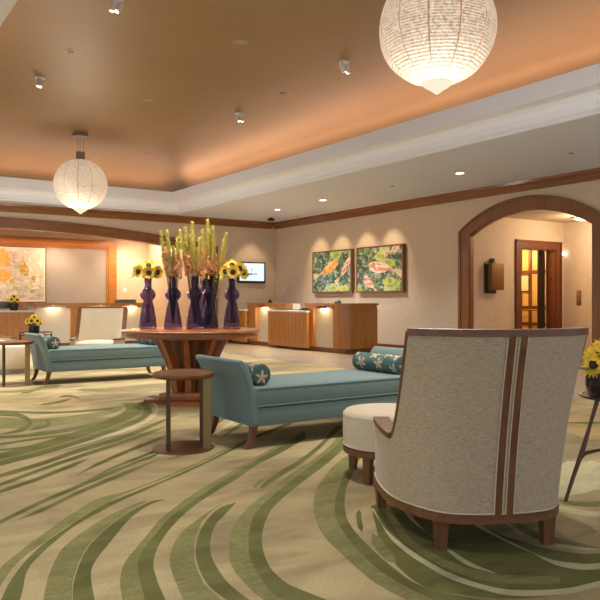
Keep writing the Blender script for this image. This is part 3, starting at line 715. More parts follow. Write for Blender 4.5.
bouquet('tv', [(-.08, -.02, 1.435, -.5, .2, 'orange-yellow sunflower on the plume side of the vase nearest the television'), (.02, -.09, 1.425, .1, .1, 'sunflower facing us squarely, lowest in the vase nearest the television'), (.0, .0, 1.505, .0, .8, 'topmost sunflower of the vase nearest the television'),
    (.10, -.03, 1.47, .6, .3, 'sunflower high on the television side of its vase'), (.14, .02, 1.42, 1.1, .0, 'sunflower turned toward the television screen'), (-.05, .06, 1.49, -.5, .9, 'sunflower at the back top of the vase nearest the television')], 'the vase nearest the television', 40)
bouquet('rear', [(.115, .03, 1.40, .5, .1, 'dark-centred sunflower half hidden between the tall plumes and the television vase'), (-.01, -.14, 1.42, -.2, .3, 'orange sunflower low between the middle and tallest plume vases'), (.16, .08, 1.42, 1.0, .4, 'sunflower behind the flowers nearest the television')], 'the hidden rear vase', 60)

# plumes and peach blossom
def plume_proto(name, label, H_, seed):
    rr = random.Random(seed); t = thing(name, label, 'flower stem', (0, 0, 0))
    bx = rr.uniform(-.03, .03); L = H_
    P = lambda z: Vector((bx*(z/L)**2, 0, z))
    m = MB(); m.tube([tuple(P(L*i/8)) for i in range(9)], [.005]*8+[.002], 6); m.build('stem', GREEN, t)
    m = MB(); z0 = L-.40
    m.tube([tuple(P(z0+.4*i/8)) for i in range(9)], [.006, .013, .015, .014, .012, .010, .008, .006, .002], 7)
    for i in range(300):
        q = rr.random(); z = z0+.4*q; R0 = .036*(1-q)**.75+.007; a = rr.uniform(0, 6.28); o = P(z); d = Vector((math.cos(a), math.sin(a), rr.uniform(.8, 1.6))).normalized(); L2 = R0*1.5+.006
        s = d.cross(Vector((0, 0, 1)))*.008; c = o+Vector((math.cos(a), math.sin(a), 0))*.006
        m.add([tuple(c-s), tuple(c+s), tuple(c+d*L2+s*.3), tuple(c+d*L2-s*.3)], [(0, 1, 2, 3)])
    m.build('plume', PLUME, t, smooth=0, fix=False)
    return t
def peach_proto(name, label, H_, seed):
    rr = random.Random(seed); t = thing(name, label, 'flower stem', (0, 0, 0))
    m = MB(); m.tube([(0, 0, 0), (0, 0, H_*.6), (.004, .0, H_)], .004, 6); m.build('stem', GREEN, t)
    m = MB(); z0 = H_-.24
    for i in range(80):
        q = rr.random(); z = z0+.24*q; a = rr.uniform(0, 6.28); rad = .046*(1-.5*q)*rr.uniform(.5, 1); c = Vector((rad*math.cos(a), rad*math.sin(a), z))
        n = Vector((math.cos(a), math.sin(a), rr.uniform(-.3, .8))).normalized(); s = n.cross(Vector((0, 0, 1))).normalized(); b = s.cross(n)
        r = rr.uniform(.012, .021); vs = [tuple(c)]
        for k in range(10):
            an = 2*PI*k/10; q2 = r*(1 if k % 2 == 0 else .55); vs.append(tuple(c+s*math.cos(an)*q2+b*math.sin(an)*q2+n*.006))
        m.add(vs, [(0, 1+k, 1+(k+1) % 10) for k in range(10)])
    m.build('blossom', PEACH, t, smooth=0, fix=False)
    return t
protos = []
VN = {'second': 'the plume vase second from the niche', 'middle': 'the middle plume vase', 'tall': 'the tallest plume vase'}
first = {}
def put(kind, k, lat, dep, hh, lean_lat, lean_dep, i):
    x, y = VW[k]
    lab = ('green-yellow plume spike standing in ' if kind == 'p' else 'peach blossom stem standing in ')+VN[k]
    grp = ('plume spikes in ' if kind == 'p' else 'peach blossoms in ')+VN[k]
    key = (kind, i % 3)
    if key not in first:
        t = plume_proto('plume_stem', lab, 1.0, 100+i) if kind == 'p' else peach_proto('blossom_stem', lab, .80, 200+i)
        t['group'] = grp; first[key] = t
    else: t = copy_thing(first[key], (0, 0, 0), 0, lab, grp)
    p = world_off(x, y, lat, dep); t.location = (*p, TZ+.06)
    hh *= 1.055; s = hh/(1.0 if kind == 'p' else .80); t.scale = (1, 1, s)
    v = Vector((RT[0]*lean_lat+FW[0]*lean_dep, RT[1]*lean_lat+FW[1]*lean_dep, 1)).normalized()
    q = Vector((0, 0, 1)).rotation_difference(v); t.rotation_euler = q.to_euler()
i = 0
for k, hs in (('second', [(-.10, .96), (-.05, .84), (-.035, .96), (.02, .80), (.05, .90), (.085, .85), (-.07, .78)]), ('middle', [(-.14, .98), (-.09, 1.01), (-.05, .93), (-.02, 1.06), (.0, .9), (.05, .9), (-.11, .86)]), ('tall', [(-.03, 1.05), (.0, 1.10), (-.06, 1.0), (.035, 1.04), (.06, 1.0), (.02, .92), (.16, .92), (.2, .98)])):
    for j, (l, h_) in enumerate(hs):
        put('p', k, l*.04, R.uniform(-.006, .006), h_, l*.95/h_, R.uniform(-.06, .06), i); i += 1
    for j, l in enumerate((-.09, -.05, -.01, .03, .07, .1, 0)):
        put('b', k, l*.06, R.uniform(-.008, .008), R.uniform(.64, .80), l*1.1, R.uniform(-.09, .05), i); i += 1

# low pots of sunflowers
def pot(label, loc, rad, h_):
    t = thing('flower_pot', label, 'flower pot', loc)
    m = MB(); m.lathe([(.001, 0), (rad*.8, 0), (rad*.92, h_*.2), (rad, h_*.5), (rad*.98, h_), (rad*.86, h_), (rad*.84, h_*.6), (.001, h_*.55)], 28, cap=False); m.build('bowl', mat('dark_plum_glaze', (34, 20, 26), .2), t, smooth=50)
    m = MB(); m.lathe([(.001, h_*.82), (rad*.85, h_*.82)], 20, cap=False); m.build('moss', GREEN, t, smooth=0)
    return t
def low_bunch(label, where, loc, n, spread, r, zc, seed):
    rr = random.Random(seed)
    for i in range(n):
        if i == 0: dx, dy, dz = 0, 0, spread*.75
        else:
            a = 2*PI*(i-1)/(n-1)+seed; dx, dy, dz = math.cos(a)*spread, math.sin(a)*spread, rr.uniform(.0, .3)*spread
        hp = Vector((loc[0]+dx, loc[1]+dy, loc[2]+zc+dz)); tc = TOCAM(hp)
        f = Vector((dx, dy, 0))*(.8/spread)+tc*.6+Vector((0, 0, .6))
        sunflower(label, 'sunflowers in '+where, hp, f, (loc[0]+dx*.3, loc[1]+dy*.3, loc[2]+.02), r, seed*10+i)
# ------------------------------------------------------------------ black side table with pot, behind the far daybed
bx, by = ray(36, 11.5)
t = thing('tray_table', 'small black metal table carrying a flower pot behind the far daybed', 'side table', (bx, by, 0), -YAW)
m = MB(); m.box(-.2, .2, -.18, .18, .558, .574); m.build('tabletop', BLACK, t, smooth=0)
m = MB()
m.box(-.2, .2, -.18, -.17, .60, .61); m.box(-.2, .2, .17, .18, .60, .61); m.box(-.2, -.19, -.17, .17, .60, .61); m.box(.19, .2, -.17, .17, .60, .61)
for x in (-.195, .195):
    for y in (-.175, .175): m.box(x-.005, x+.005, y-.005, y+.005, .574, .605)
m.build('gallery_rail', BLACK, t, smooth=0)
for x in (-.185, .185):
    for y in (-.165, .165):
        m = MB(); m.box(x-.012, x+.012, y-.012, y+.012, 0, .558); m.build('leg', BLACK, t, smooth=0)
pot('small dark pot of sunflowers on the black metal table', (bx-.03, by, .575), .085, .14)
low_bunch('sunflower in the small pot on the black metal table', 'the pot on the black table', (bx-.03, by, .575), 7, .085, .065, .20, 3)

# table with flowers at the right edge of the photo
gx, gy = 3.845, 2.375
t = thing('accent_table', 'bronze branch-legged round table carrying sunflowers beside the large armchair', 'side table', (gx, gy, 0))
m = MB(); m.lathe([(.001, .562), (.225, .562), (.235, .568), (.235, .574), (.225, .58), (.001, .58)], 44, cap=False); m.build('tabletop', mat('smoked_mirror_top', (92, 80, 62), .12, .5), t, smooth=50)
m = MB(); m.tube([(.237*math.cos(a*PI/22), .237*math.sin(a*PI/22), .568) for a in range(45)], .009, 6); m.build('rim', BLACK, t)
for k in range(3):
    a = math.radians(168+120*k); ca, sa = math.cos(a), math.sin(a)
    m = MB(); m.tube([(.435*ca, .435*sa, 0), (.375*ca, .375*sa, .14), (.31*ca, .31*sa, .28), (.255*ca, .255*sa, .42), (.2*ca, .2*sa, .562)], [.009, .011, .014, .010, .013], 8)
    m.build('leg', BRONZE, t, smooth=60)
    m = MB(); m.tube([(.335*ca, .335*sa, .23), (.295*ca, .295*sa, .265), (.2*ca, .2*sa, .275), (.0, .0, .27)], [.010, .012, .009, .008], 8); m.build('stretcher', BRONZE, t, smooth=60)
px_, py_ = ray(605, 4.05)
pot('large dark plum bowl of sunflowers on the branch-legged table', (px_, py_, .581), .105, .13)
for i, (lat, dep, z, fl, fz, desc) in enumerate([(-.055, -.01, .80, -.7, .7, 'yellow sunflower closest to the armchair in the plum bowl'), (.02, -.09, .755, -.1, .2, 'sunflower with big dark centre facing us in the plum bowl'), (.0, .02, .84, 0, 1.2, 'topmost sunflower in the plum bowl'),
        (-.075, -.04, .76, -1.1, .3, 'orange-tinged sunflower drooping toward the armchair from the plum bowl'), (.09, -.02, .79, .8, .5, 'sunflower at the outer side of the plum bowl'), (.0, .09, .79, 0, .9, 'sunflower at the back of the plum bowl'), (-.03, -.06, .81, -.3, .6, 'small sunflower in the middle of the plum bowl')]):
    p = world_off(px_, py_, lat, dep); tc = TOCAM(p)
    sunflower(desc, 'sunflowers in the plum bowl', (*p, z), (tc.x+RT[0]*fl, tc.y+RT[1]*fl, fz), (*world_off(px_, py_, lat*.2, dep*.2), .66), .074, 300+i)

# ------------------------------------------------------------------ reception desks
DESKLIGHT = []
def desk(name, label, loc, rz, segs, depth, ledges, ends=(True, True), light_w=12):
    t = thing(name, label, 'reception desk', loc, rz)
    x0, x1 = segs[0][1], segs[-1][2]
    m = MB(); m.box(x0, x1-(.3 if segs[-1][0] == 'round' else 0), .02, depth-.02, .1, .80); m.build('carcass', HONEY, t, smooth=0)
    m = MB(); m.box(x0+.02, x1-.02, -.0, depth-.02, 0, .1); m.build('kick', DARKWOODX, t, smooth=0)
    for k, a, b in segs:
        if k == 'cream':
            m = MB(); m.box(a, b, -.005, .02, .1, .94); m.build('cream_panel', CREAMP, t, smooth=0)
        elif k == 'wood':
            m = MB(); m.box(a, b, -.06, depth*.5, .1, .935); m.build('pilaster', HONEY, t, smooth=0)
        elif k == 'low':
            m = MB(); m.box(a, b, -.14, .02, .06, .84); wp = m.build('wood_panel', HONEY, t, smooth=0)
            m = MB(); m.rbox(a-.02, b+.02, -.17, depth-.05, .84, .88, .006); m.build('worktop', CREAMP, t)
            m = MB()
            n = max(2, int((b-a)/.14))
            for i in range(1, n):
                x = a+(b-a)*i/n; m.box(x-.003, x+.003, -.1415, -.139, .06, .84)
            m.build('panel_joint', DARKWOOD, wp, smooth=0)
        elif k == 'round':
            r = .22
            arc = [(b-r+r*math.sin(q*PI/24), -.06+r-r*math.cos(q*PI/24)) for q in range(13)]
            m = MB(); m.prism([(a, -.06)]+arc+[(b, depth), (a, depth)], .1, .935); m.build('rounded_end', HONEY, t, smooth=30)
    for a, b, ra in ledges:
        r = .22
        if ra: poly = [(a, -.08)]+[(b+.02-r+r*math.sin(q*PI/24), -.08+r-r*math.cos(q*PI/24)) for q in range(13)]+[(b+.02, depth+.02), (a, depth+.02)]
        else: poly = [(a, -.08), (b, -.08), (b, .34), (a, .34)]
        m = MB(); m.prism(poly, 1.015, 1.05); m.build('ledge', HONEYX, t, smooth=30)
        # fascia under ledge with shallow arched cut-outs above the cream panels
        m = MB(); c2 = [(x, y) for x, y in poly]
        cur = a
        for k, p, q in segs:
            if p >= b or q <= a: continue
            p, q = max(p, a), min(q, b)
            if k == 'cream':
                w = q-p; n = 14
                for i in range(n):
                    xa, xb = p+w*i/n, p+w*(i+1)/n
                    za, zb_ = (.925+.07*math.sin(PI*i/n)**.6, .925+.07*math.sin(PI*(i+1)/n)**.6)
                    m.prism([(xa, za), (xb, zb_), (xb, 1.015), (xa, 1.015)], -.07, -.04, axis='y')
            elif k == 'round': m.prism([(p, -.055), *[(x-.01, y+.01) for x, y in arc], (q-.01, depth-.01), (p, depth-.01)], .935, 1.015)
            else: m.box(p, q, -.07, .3, .935, 1.015)
        m.build('fascia', HONEYX, t, smooth=30)
        for k, p, q in segs:
            if k == 'cream' and p >= a-.01 and q <= b+.01:
                m = MB(); m.lathe([(.035, 0), (.035, -.02), (.001, -.021)], 16, ((p+q)/2, .0-.035+.012, 1.014)); m.build('ledge_lamp', emis('ledge_lamp_glow', (255, 226, 170), 12), t)
                DESKLIGHT.append((t, (p+q)/2, light_w))
    return t
LY = lambda Y: 16.4-Y
desk('reception_desk', 'honey wood reception desk with cream lit panels under the koi paintings', (9.1, 16.4, 0), -PI/2,
     [('low', 0, .65), ('wood', .65, 1.02), ('cream', 1.02, 1.76), ('low', 1.76, 3.38), ('wood', 3.38, 3.52), ('cream', 3.52, 4.24), ('round', 4.24, 4.62)], .84,
     [(.65, 2.45, False), (3.2, 4.62, True)])
desk('reception_desk', 'long reception counter with cream lit panels inside the back niche', (0, 17.3, 0), 0,
     [('wood', -.1, .3), ('cream', .3, 1.1), ('low', 1.1, 4.16), ('cream', 4.24, 5.05), ('wood', 5.05, 5.42), ('cream', 5.42, 6.14), ('wood', 6.14, 6.24), ('cream', 6.24, 6.85), ('wood', 6.85, 6.95)], .6,
     [(-.1, 1.1, False), (4.2, 6.95, False)])
def lw(lx, ly, z=0): return (9.1+ly, 16.4-lx, z)
t = thing('pen_holder', 'tiny black object on the desk ledge nearest the television', 'pen holder', (*lw(1.42, .12)[:2], 1.05)); m = MB(); m.lathe([(.001, 0), (.055, 0), (.05, .03), (.035, .06), (.03, .085), (.001, .09)], 16, cap=False); m.build('body', BLACK, t)
t = thing('desk_bell', 'small black object on the ledge below the koi paintings', 'desk bell', (*lw(4.2, .1)[:2], 1.05)); m = MB(); m.lathe([(.001, 0), (.075, 0), (.075, .012), (.06, .04), (.025, .06), (.001, .075)], 18, cap=False); m.build('dome', BLACK, t)
t = thing('brochure_holder', 'clear acrylic brochure holder with white paper on the desk between ledges', 'brochure holder', (*lw(2.62, .05)[:2], .88), -PI/2)
m = MB(); m.box(-.16, .16, 0, .12, 0, .03); m.box(-.16, .16, .05, .062, .03, .13); m.build('stand', mat('clear_acrylic', (226, 226, 220), .1, trans=.5), t, smooth=0)
m = MB(); m.box(-.14, .14, .036, .05, .02, .16); m.build('leaflet', mat('paper_white', (232, 228, 220), .6), t, smooth=0)
t = thing('card_reader', 'low black device lying on the desk worktop below the pale wall', 'card reader', (*lw(3.02, .05)[:2], .88), -PI/2)
m = MB(); m.prism([(-.15, 0), (.13, 0), (.13, .02), (.05, .06), (-.15, .025)], -.06, .06, axis='y'); m.build('body', BLACK, t, smooth=0)
# counter objects in the niche
fx, fy = ray(8, 16.9)
t = pot('tiny dark pot of sunflowers on the niche counter below the gold painting', (fx, 17.25, .88), .10, .16)
low_bunch('sunflower in the tiny pot on the niche counter', 'the pot on the niche counter', (fx, 17.25, .88), 6, .10, .075, .24, 4)
t = thing('desk_screen', 'long blue-grey monitor back on the niche counter behind the tiny pot', 'monitor', (3.3, 17.62, .88)); m = MB(); m.rbox(-.75, .55, 0, .04, .04, .21, .01); m.build('panel', mat('blue_grey_plastic', (98, 106, 108), .5), t); m = MB(); m.box(-.2, .1, -.05, .1, 0, .04); m.build('stand', BLACK, t, smooth=0)
t = thing('wood_lectern', 'glowing honey wood block on the niche counter end', 'counter stand', (3.98, 17.5, .88)); m = MB(); m.box(-.14, .14, -.05, .15, 0, .165); m.build('body', HONEY, t, smooth=0); m = MB(); m.box(-.16, .16, -.07, .17, .165, .18); m.build('top', HONEYX, t, smooth=0)
t = thing('desk_printer', 'flat grey office machine on the niche counter beside the wooden frame', 'printer', (6.5, 17.5, 1.05)); m = MB(); m.rbox(-.22, .24, -.1, .2, 0, .085, .01); m.build('body', mat('printer_grey', (120, 116, 100), .5), t); m = MB(); m.box(-.18, .2, -.11, -.10, .05, .06); m.build('slot', BLACK, t, smooth=0)

# ------------------------------------------------------------------ television
t = thing('television', 'wall television with a bright white screen on the back wall', 'television', (9.765, YB-.003, 1.86))
m = MB(); m.rbox(-.425, .425, -.075, -.015, -.285, .285, .012); m.build('bezel', BLACK, t)
m = MB(); m.box(-.38, .38, -.0775, -.074, -.225, .25); m.build('screen', emis('screen_glow', (214, 228, 238), 1.0), t, smooth=0)
m = MB(); m.box(-.2, .2, -.015, 0, -.15, .15); m.build('bracket', BLACK, t, smooth=0)
m = MB(); rr = random.Random(2); x = -.1
for w in (.03, .022, .03, .018, 0, .026, .03, .022):
    if w: m.box(x, x+w, -.079, -.0776, -.055+rr.uniform(0, .008), -.018+rr.uniform(-.008, .004))
    x += w+.008 if w else .03
m.build('screen_lettering', mat('lettering_slate', (70, 96, 92), .6), t, smooth=0)
m = MB(); m.lathe([(.001, 0), (.05, 0)], 18, cap=False); o = m.build('screen_emblem', emis('emblem_pale_green', (206, 226, 160), .9), t, smooth=0); o.rotation_euler = (PI/2, 0, 0); o.location = (0, -.0785, .07)

# ------------------------------------------------------------------ paintings
PAINT = vcol('painted_canvas', .55)
def canvas(name, label, loc, rz, w, h_, d, frame, nx, ny, fn, fw=.03):
    """picture: local x along its width, y = depth out of the wall (front at -d), z up"""
    t = thing(name, label, 'painting', loc, rz)
    m = MB(); rows = [[(-w/2+fw+(w-2*fw)*i/nx, -d-.002, -h_/2+fw+(h_-2*fw)*j/ny) for i in range(nx+1)] for j in range(ny+1)]
    m.grid(rows); o = m.build('canvas', PAINT, t, smooth=0, fix=False)
    setcol(o, lambda p, i: fn((p.x+w/2)/w, (p.z+h_/2)/h_))
    m = MB(); m.box(-w/2, w/2, -d, 0, -h_/2, h_/2)
    for a in ((-w/2, -w/2+fw, -h_/2, h_/2), (w/2-fw, w/2, -h_/2, h_/2), (-w/2+fw, w/2-fw, -h_/2, -h_/2+fw), (-w/2+fw, w/2-fw, h_/2-fw, h_/2)): m.box(a[0], a[1], -d-.012, -d, a[2], a[3])
    m.build('frame', frame, t, smooth=0)
    return t
KD = [lin(c) for c in ((50, 78, 52), (90, 122, 66), (132, 156, 128), (160, 186, 80), (200, 212, 196), (66, 98, 102))]
def pond(u, v, s):
    a = fbm(u*5+s, v*5, s, 5); b = fbm(u*11+s*2, v*11, s+5, 4); c = fbm(u*3.2+9, v*3.2+s, s+2, 3)
    col = mix(KD[0], KD[1], sst(-.3, .4, a)); col = mix(col, KD[5], sst(.1, .5, c)); col = mix(col, KD[2], .8*sst(.1, .45, b)); col = mix(col, KD[4], .9*sst(.32, .55, fbm(u*15, v*13+s, s+7, 4)))
    return col
def leafspot(col, u, v, cx, cy, rx, ry, c1=(146, 174, 64)):
    q = math.hypot((u-cx)/rx, (v-cy)/ry)+.35*fbm(u*9, v*9, cx*7)
    return mix(col, mix(lin(c1), lin((206, 212, 124)), sst(0, .9, q+.3*fbm(u*20, v*20))), 1-sst(.75, 1.0, q))
def fish(col, u, v, cx, cy, ang, L, W, base, spot, seed):
    x = (u-cx)*1.63; y = v-cy; ca, sa = math.cos(ang), math.sin(ang); p = (x*ca+y*sa)/L; q = (-x*sa+y*ca)/W
    q -= .25*math.sin(p*2.2)
    bw = 0
    if -1 < p < 1: bw = (1-abs(p-.25)**2/1.6)*(1 if p > -.2 else 1-.8*sst(.2, 1, -p))
    if p >= -1 and p < 1 and p > .6: bw *= math.sqrt(max(0, 1-((p-.6)/.4)**2))
    tail = 0
    if -1.55 < p <= -.9: tail = .25+.8*(-p-.9)
    fin = .0
    if .05 < p < .45: fin = 1.0+1.2*(.45-p)
    inside = abs(q) < max(bw, tail)
    if not inside and abs(q) < fin and abs(q) > bw*.8: return mix(col, lin((226, 206, 170)), .6)
    if not inside: return col
    n = fbm(p*2.2+seed, q*1.6, seed)
    c = mix(lin(base), lin(spot), sst(-.02, .12, n)) if p > -1 else lin((222, 200, 160))
    return mix(c, lin((250, 244, 232)), .5*sst(.3, .9, q))
def glaze(c, u, v, s):
    c = mix(c, lin((206, 214, 196)), .34*sst(.12, .5, fbm(u*11+s, v*9, s, 5)))
    return mix(c, lin((44, 74, 50)), .3*sst(.15, .5, fbm(u*9, v*11+s, s+4, 5)))
def koi1(u, v):
    c = pond(u, v, 1.3)
    c = leafspot(c, u, v, .63, .92, .14, .16); c = leafspot(c, u, v, .8, .08, .16, .12); c = leafspot(c, u, v, .97, .86, .07, .12, (96, 150, 50)); c = leafspot(c, u, v, .52, .1, .14, .12, (120, 160, 110))
    c = fish(c, u, v, .42, .57, .27, .44, .105, (244, 186, 76), (232, 136, 76), 3.0)
    c = fish(c, u, v, .84, .56, .72, .33, .085, (238, 220, 204), (216, 110, 92), 7.0)
    return glaze(c, u, v, 2.2)
def koi2(u, v):
    c = pond(u, v, 6.1)
    c = leafspot(c, u, v, .68, .62, .17, .12); c = leafspot(c, u, v, .74, .16, .2, .17); c = leafspot(c, u, v, .5, .78, .1, .1); c = leafspot(c, u, v, .62, .92, .1, .1, (200, 206, 150)); c = leafspot(c, u, v, .06, .1, .07, .08)
    c = fish(c, u, v, .55, .53, 2.93, .46, .12, (240, 222, 204), (222, 132, 104), 2.0)
    c = fish(c, u, v, .29, .2, 2.42, .25, .10, (238, 216, 200), (216, 116, 92), 5.0)
    c = fish(c, u, v, .8, .88, .3, .22, .07, (232, 214, 204), (206, 92, 84), 9.0)
    return glaze(c, u, v, 5.2)
FRW = wood('picture_frame_wood', (104, 66, 32), (128, 86, 46), 'z', .45)
canvas('painting', 'koi painting with a golden-orange fish, nearer the television', (XR, 14.16, 1.815), -PI/2, 1.60, 1.03, .09, FRW, 150, 92, koi1)
canvas('painting', 'koi painting with a white and red fish, nearer the wooden arch', (XR, 12.37, 1.815), -PI/2, 1.60, 1.04, .09, FRW, 150, 92, koi2)
def gold(u, v):
    c = mix(lin((206, 202, 184)), lin((184, 182, 160)), sst(-.2, .4, fbm(u*6, v*5, 3)))
    c = mix(c, lin((160, 160, 130)), .7*sst(.2, .45, fbm(u*18, v*14, 8, 5)))
    c = mix(c, lin((228, 224, 210)), .8*sst(.2, .5, fbm(u*12+4, v*9, 11, 5)))
    for cx, cy, r, co_ in ((.50, .78, .17, (226, 172, 84)), (.40, .50, .17, (228, 180, 92)), (.52, .48, .14, (222, 168, 80)), (.735, .67, .055, (166, 132, 48)), (.75, .58, .085, (176, 144, 64)), (.86, .44, .05, (168, 136, 60)), (.62, .38, .05, (190, 160, 80)), (.78, .50, .035, (150, 120, 50)), (.25, .7, .14, (226, 176, 84)), (.15, .4, .1, (180, 150, 70))):
        q = math.hypot((u-cx)*1.55, v-cy)/r+.25*fbm(u*14, v*14, cx*9)
        k = 1-sst(.85, 1.0, q)
        c = mix(c, mix(lin(co_), lin((240, 206, 130)), .8*sst(.1, .4, fbm(u*24, v*24, 2))), k)
    k = sst(.12, .3, fbm(u*10+2, v*16, 5, 5))*max(0, 1-math.hypot((u-.82)*3, (v-.2)*3.2)); c = mix(c, lin((130, 120, 70)), .8*k)
    e = min(u, 1-u, (v)*.65, (1-v)*.65)
    return c if e > .03 else lin((216, 208, 188))
canvas('painting', 'large pale abstract painting with gold discs in the back niche', (4.2, NB-.03, 1.83), 0, 2.4, 1.56, .05, FRW, 170, 110, gold, .025)

# ------------------------------------------------------------------ chandeliers
def crystal():
    m = mat('beaded_glass', (232, 214, 186), .35); nt = m.node_tree; b = nt.nodes['Principled BSDF']; N = nt.nodes.new; L = nt.links.new
    tc = N('ShaderNodeTexCoord'); sp = N('ShaderNodeSeparateXYZ'); L(tc.outputs['Object'], sp.inputs[0])
    mu = N('ShaderNodeMath'); mu.operation = 'MULTIPLY'; mu.inputs[1].default_value = 2*PI/.023; L(sp.outputs['Z'], mu.inputs[0])
    si = N('ShaderNodeMath'); si.operation = 'SINE'; L(mu.outputs[0], si.inputs[0])
    nz = N('ShaderNodeTexNoise'); nz.inputs['Scale'].default_value = 42; nz.inputs['Detail'].default_value = 2; L(tc.outputs['Object'], nz.inputs['Vector'])
    ad = N('ShaderNodeMath'); ad.operation = 'MULTIPLY_ADD'; ad.inputs[1].default_value = 7; L(nz.outputs['Fac'], ad.inputs[0]); L(si.outputs[0], ad.inputs[2])
    mr = N('ShaderNodeMapRange'); mr.inputs[1].default_value = 1.8; mr.inputs[2].default_value = 5.2; mr.inputs[3].default_value = .10; mr.inputs[4].default_value = .56
    L(ad.outputs[0], mr.inputs[0]); L(mr.outputs[0], b.inputs['Emission Strength']); b.inputs['Emission Color'].default_value = (*lin((255, 228, 202)), 1)
    bp = N('ShaderNodeBump'); bp.inputs['Strength'].default_value = .6; bp.inputs['Distance'].default_value = .006; L(ad.outputs[0], bp.inputs['Height']); L(bp.outputs['Normal'], b.inputs['Normal'])
    return m
CRY = crystal()
def chandelier(label, loc, top):
    """loc = centre of the globe"""
    t = thing('globe_chandelier', label, 'chandelier', loc, .13, 'globe chandeliers')
    r0, hh, ng = .50, .48, 12
    for g_ in range(ng):
        m = MB(); rows = []
        for j in range(41):
            a = -PI/2*.93+PI*.93*j/40
            rad = r0*math.cos(a)**.92; z = hh*math.sin(a)*(1.0 if a > 0 else .98)
            row = []
            for k in range(7):
                an = 2*PI*(g_+.03+.94*k/6)/ng
                f = math.cos(PI/ng)/math.cos((an-2*PI*(g_+.5)/ng)); q = rad*(f*.55+.45)
                row.append((q*math.cos(an), q*math.sin(an), z))
            rows.append(row)
        m.grid(rows)
        m.build('glass_panel', CRY, t, smooth=60, fix=False)
    m = MB()
    for g_ in range(ng):
        an = 2*PI*g_/ng
        m.tube([(.978*r0*math.cos(-PI/2*.93+PI*.93*j/16)**.92*math.cos(an), .978*r0*math.cos(-PI/2*.93+PI*.93*j/16)**.92*math.sin(an), .97*hh*math.sin(-PI/2*.93+PI*.93*j/16)) for j in range(17)], .009, 5)
    m.build('seam_frame', mat('champagne_frame', (216, 198, 170), .5, .1), t)
    m = MB(); m.lathe([(.001, -.56), (.02, -.55), (.05, -.525), (.10, -.495), (.13, -.47), (.10, -.46), (.001, -.455)], 24, cap=False); m.build('finial', emis('finial_glow', (255, 236, 206), .8), t, smooth=50)
    m = MB(); m.lathe([(.14, .455), (.14, .47), (.085, .475), (.085, .62), (.001, .625)], 24, cap=False); m.build('cap', STEEL, t, smooth=30)
    m = MB()
    for a in (0, 2.1, 4.2): m.tube([(.06*math.cos(a), .06*math.sin(a), .61), (.06*math.cos(a), .06*math.sin(a), top-loc[2]-.05)], .004, 5)
    m.build('cable', STEEL, t)
    m = MB(); m.lathe([(.001, top-loc[2]-.07), (.14, top-loc[2]-.07), (.14, top-loc[2]), (.001, top-loc[2])], 28, cap=False); m.build('canopy', STEEL, t, smooth=30)
    return t
p1 = ray(437, 6.15); p2 = ray(80.5, 13.7); Z1 = 3.435; Z2 = 3.315
chandelier('large glowing beaded globe chandelier hanging nearest, cut by the photo top', (*p1, Z1), ZT)
chandelier('smaller-looking glowing globe chandelier hanging farther away above the far daybed', (*p2, Z2), ZT)

# ------------------------------------------------------------------ ceiling fixtures
def spot_fix(label, px, py, rz):
    d = 3.08*F/(300-py); x, y = ray(px, d)
    t = thing('ceiling_spotlight', label, 'spotlight', (x, y, ZT), rz, 'spotlights on the gold ceiling')
    m = MB(); m.lathe([(.001, 0), (.07, 0), (.07, -.02), (.02, -.03), (.015, -.06), (.001, -.06)], 18, cap=False); m.build('mount', WHITEM, t)
    for dx, tl in ((-.045, .15), (.05, .5)):
        m = MB(); m.T = Matrix.Translation((dx, 0, -.04)) @ Matrix.Rotation(tl, 4, 'Y'); m.lathe([(.001, 0), (.028, 0), (.033, -.02), (.033, -.115), (.025, -.115), (.024, -.10), (.001, -.10)], 16, cap=False); lh = m.build('lamp_head', WHITEM, t, smooth=40)
        m = MB(); m.T = Matrix.Translation((dx, 0, -.04)) @ Matrix.Rotation(tl, 4, 'Y'); m.lathe([(.001, -.106), (.023, -.106)], 14, cap=False); m.build('bulb', emis('spot_bulb', (255, 240, 214), 9), lh, smooth=0)
    return (x, y)
SPOTS = []
for a in (('double-headed white spotlight on the gold ceiling at the very top of the photo', 117, 8, .2), ('white spotlight on the gold ceiling above the far chandelier', 40, 84, .9), ('white spotlight on the gold ceiling above the plume vases', 239, 119, 2.2), ('white spotlight on the gold ceiling beside the near chandelier', 344, 69, 3.0)): SPOTS.append(spot_fix(*a))
def disc(name, label, cat_, px, py, rad, z, m1, m2=None, group=None):
    d = (z-H)*F/(300-py); x, y = ray(px, d)
    t = thing(name, label, cat_, (x, y, z+.002), 0, group)
    m = MB(); m.lathe([(rad*.7, -.002), (rad*.75, -.012), (rad, -.008), (rad, 0), (rad*.7, 0)], 28, cap=False); m.build('trim_ring', m1 if m2 else m1, t, smooth=40)
    m = MB(); m.lathe([(.001, -.003), (rad*.72, -.003)], 24, cap=False); m.build('face', m2 or m1, t, smooth=0)
    return x, y
GRILLE = mat('speaker_grille', (170, 152, 124), .7); DIM = mat('unlit_lamp', (120, 90, 60), .5); DLG = emis('downlight_glow', (255, 240, 212), 9)
disc('ceiling_speaker', 'round grey speaker disc in the gold ceiling near the photo top', 'ceiling speaker', 241, 42, .10, ZT, GRILLE)
disc('ceiling_speaker', 'round disc in the gold ceiling above the second plume vase', 'ceiling speaker', 147, 100, .09, ZT, GRILLE)
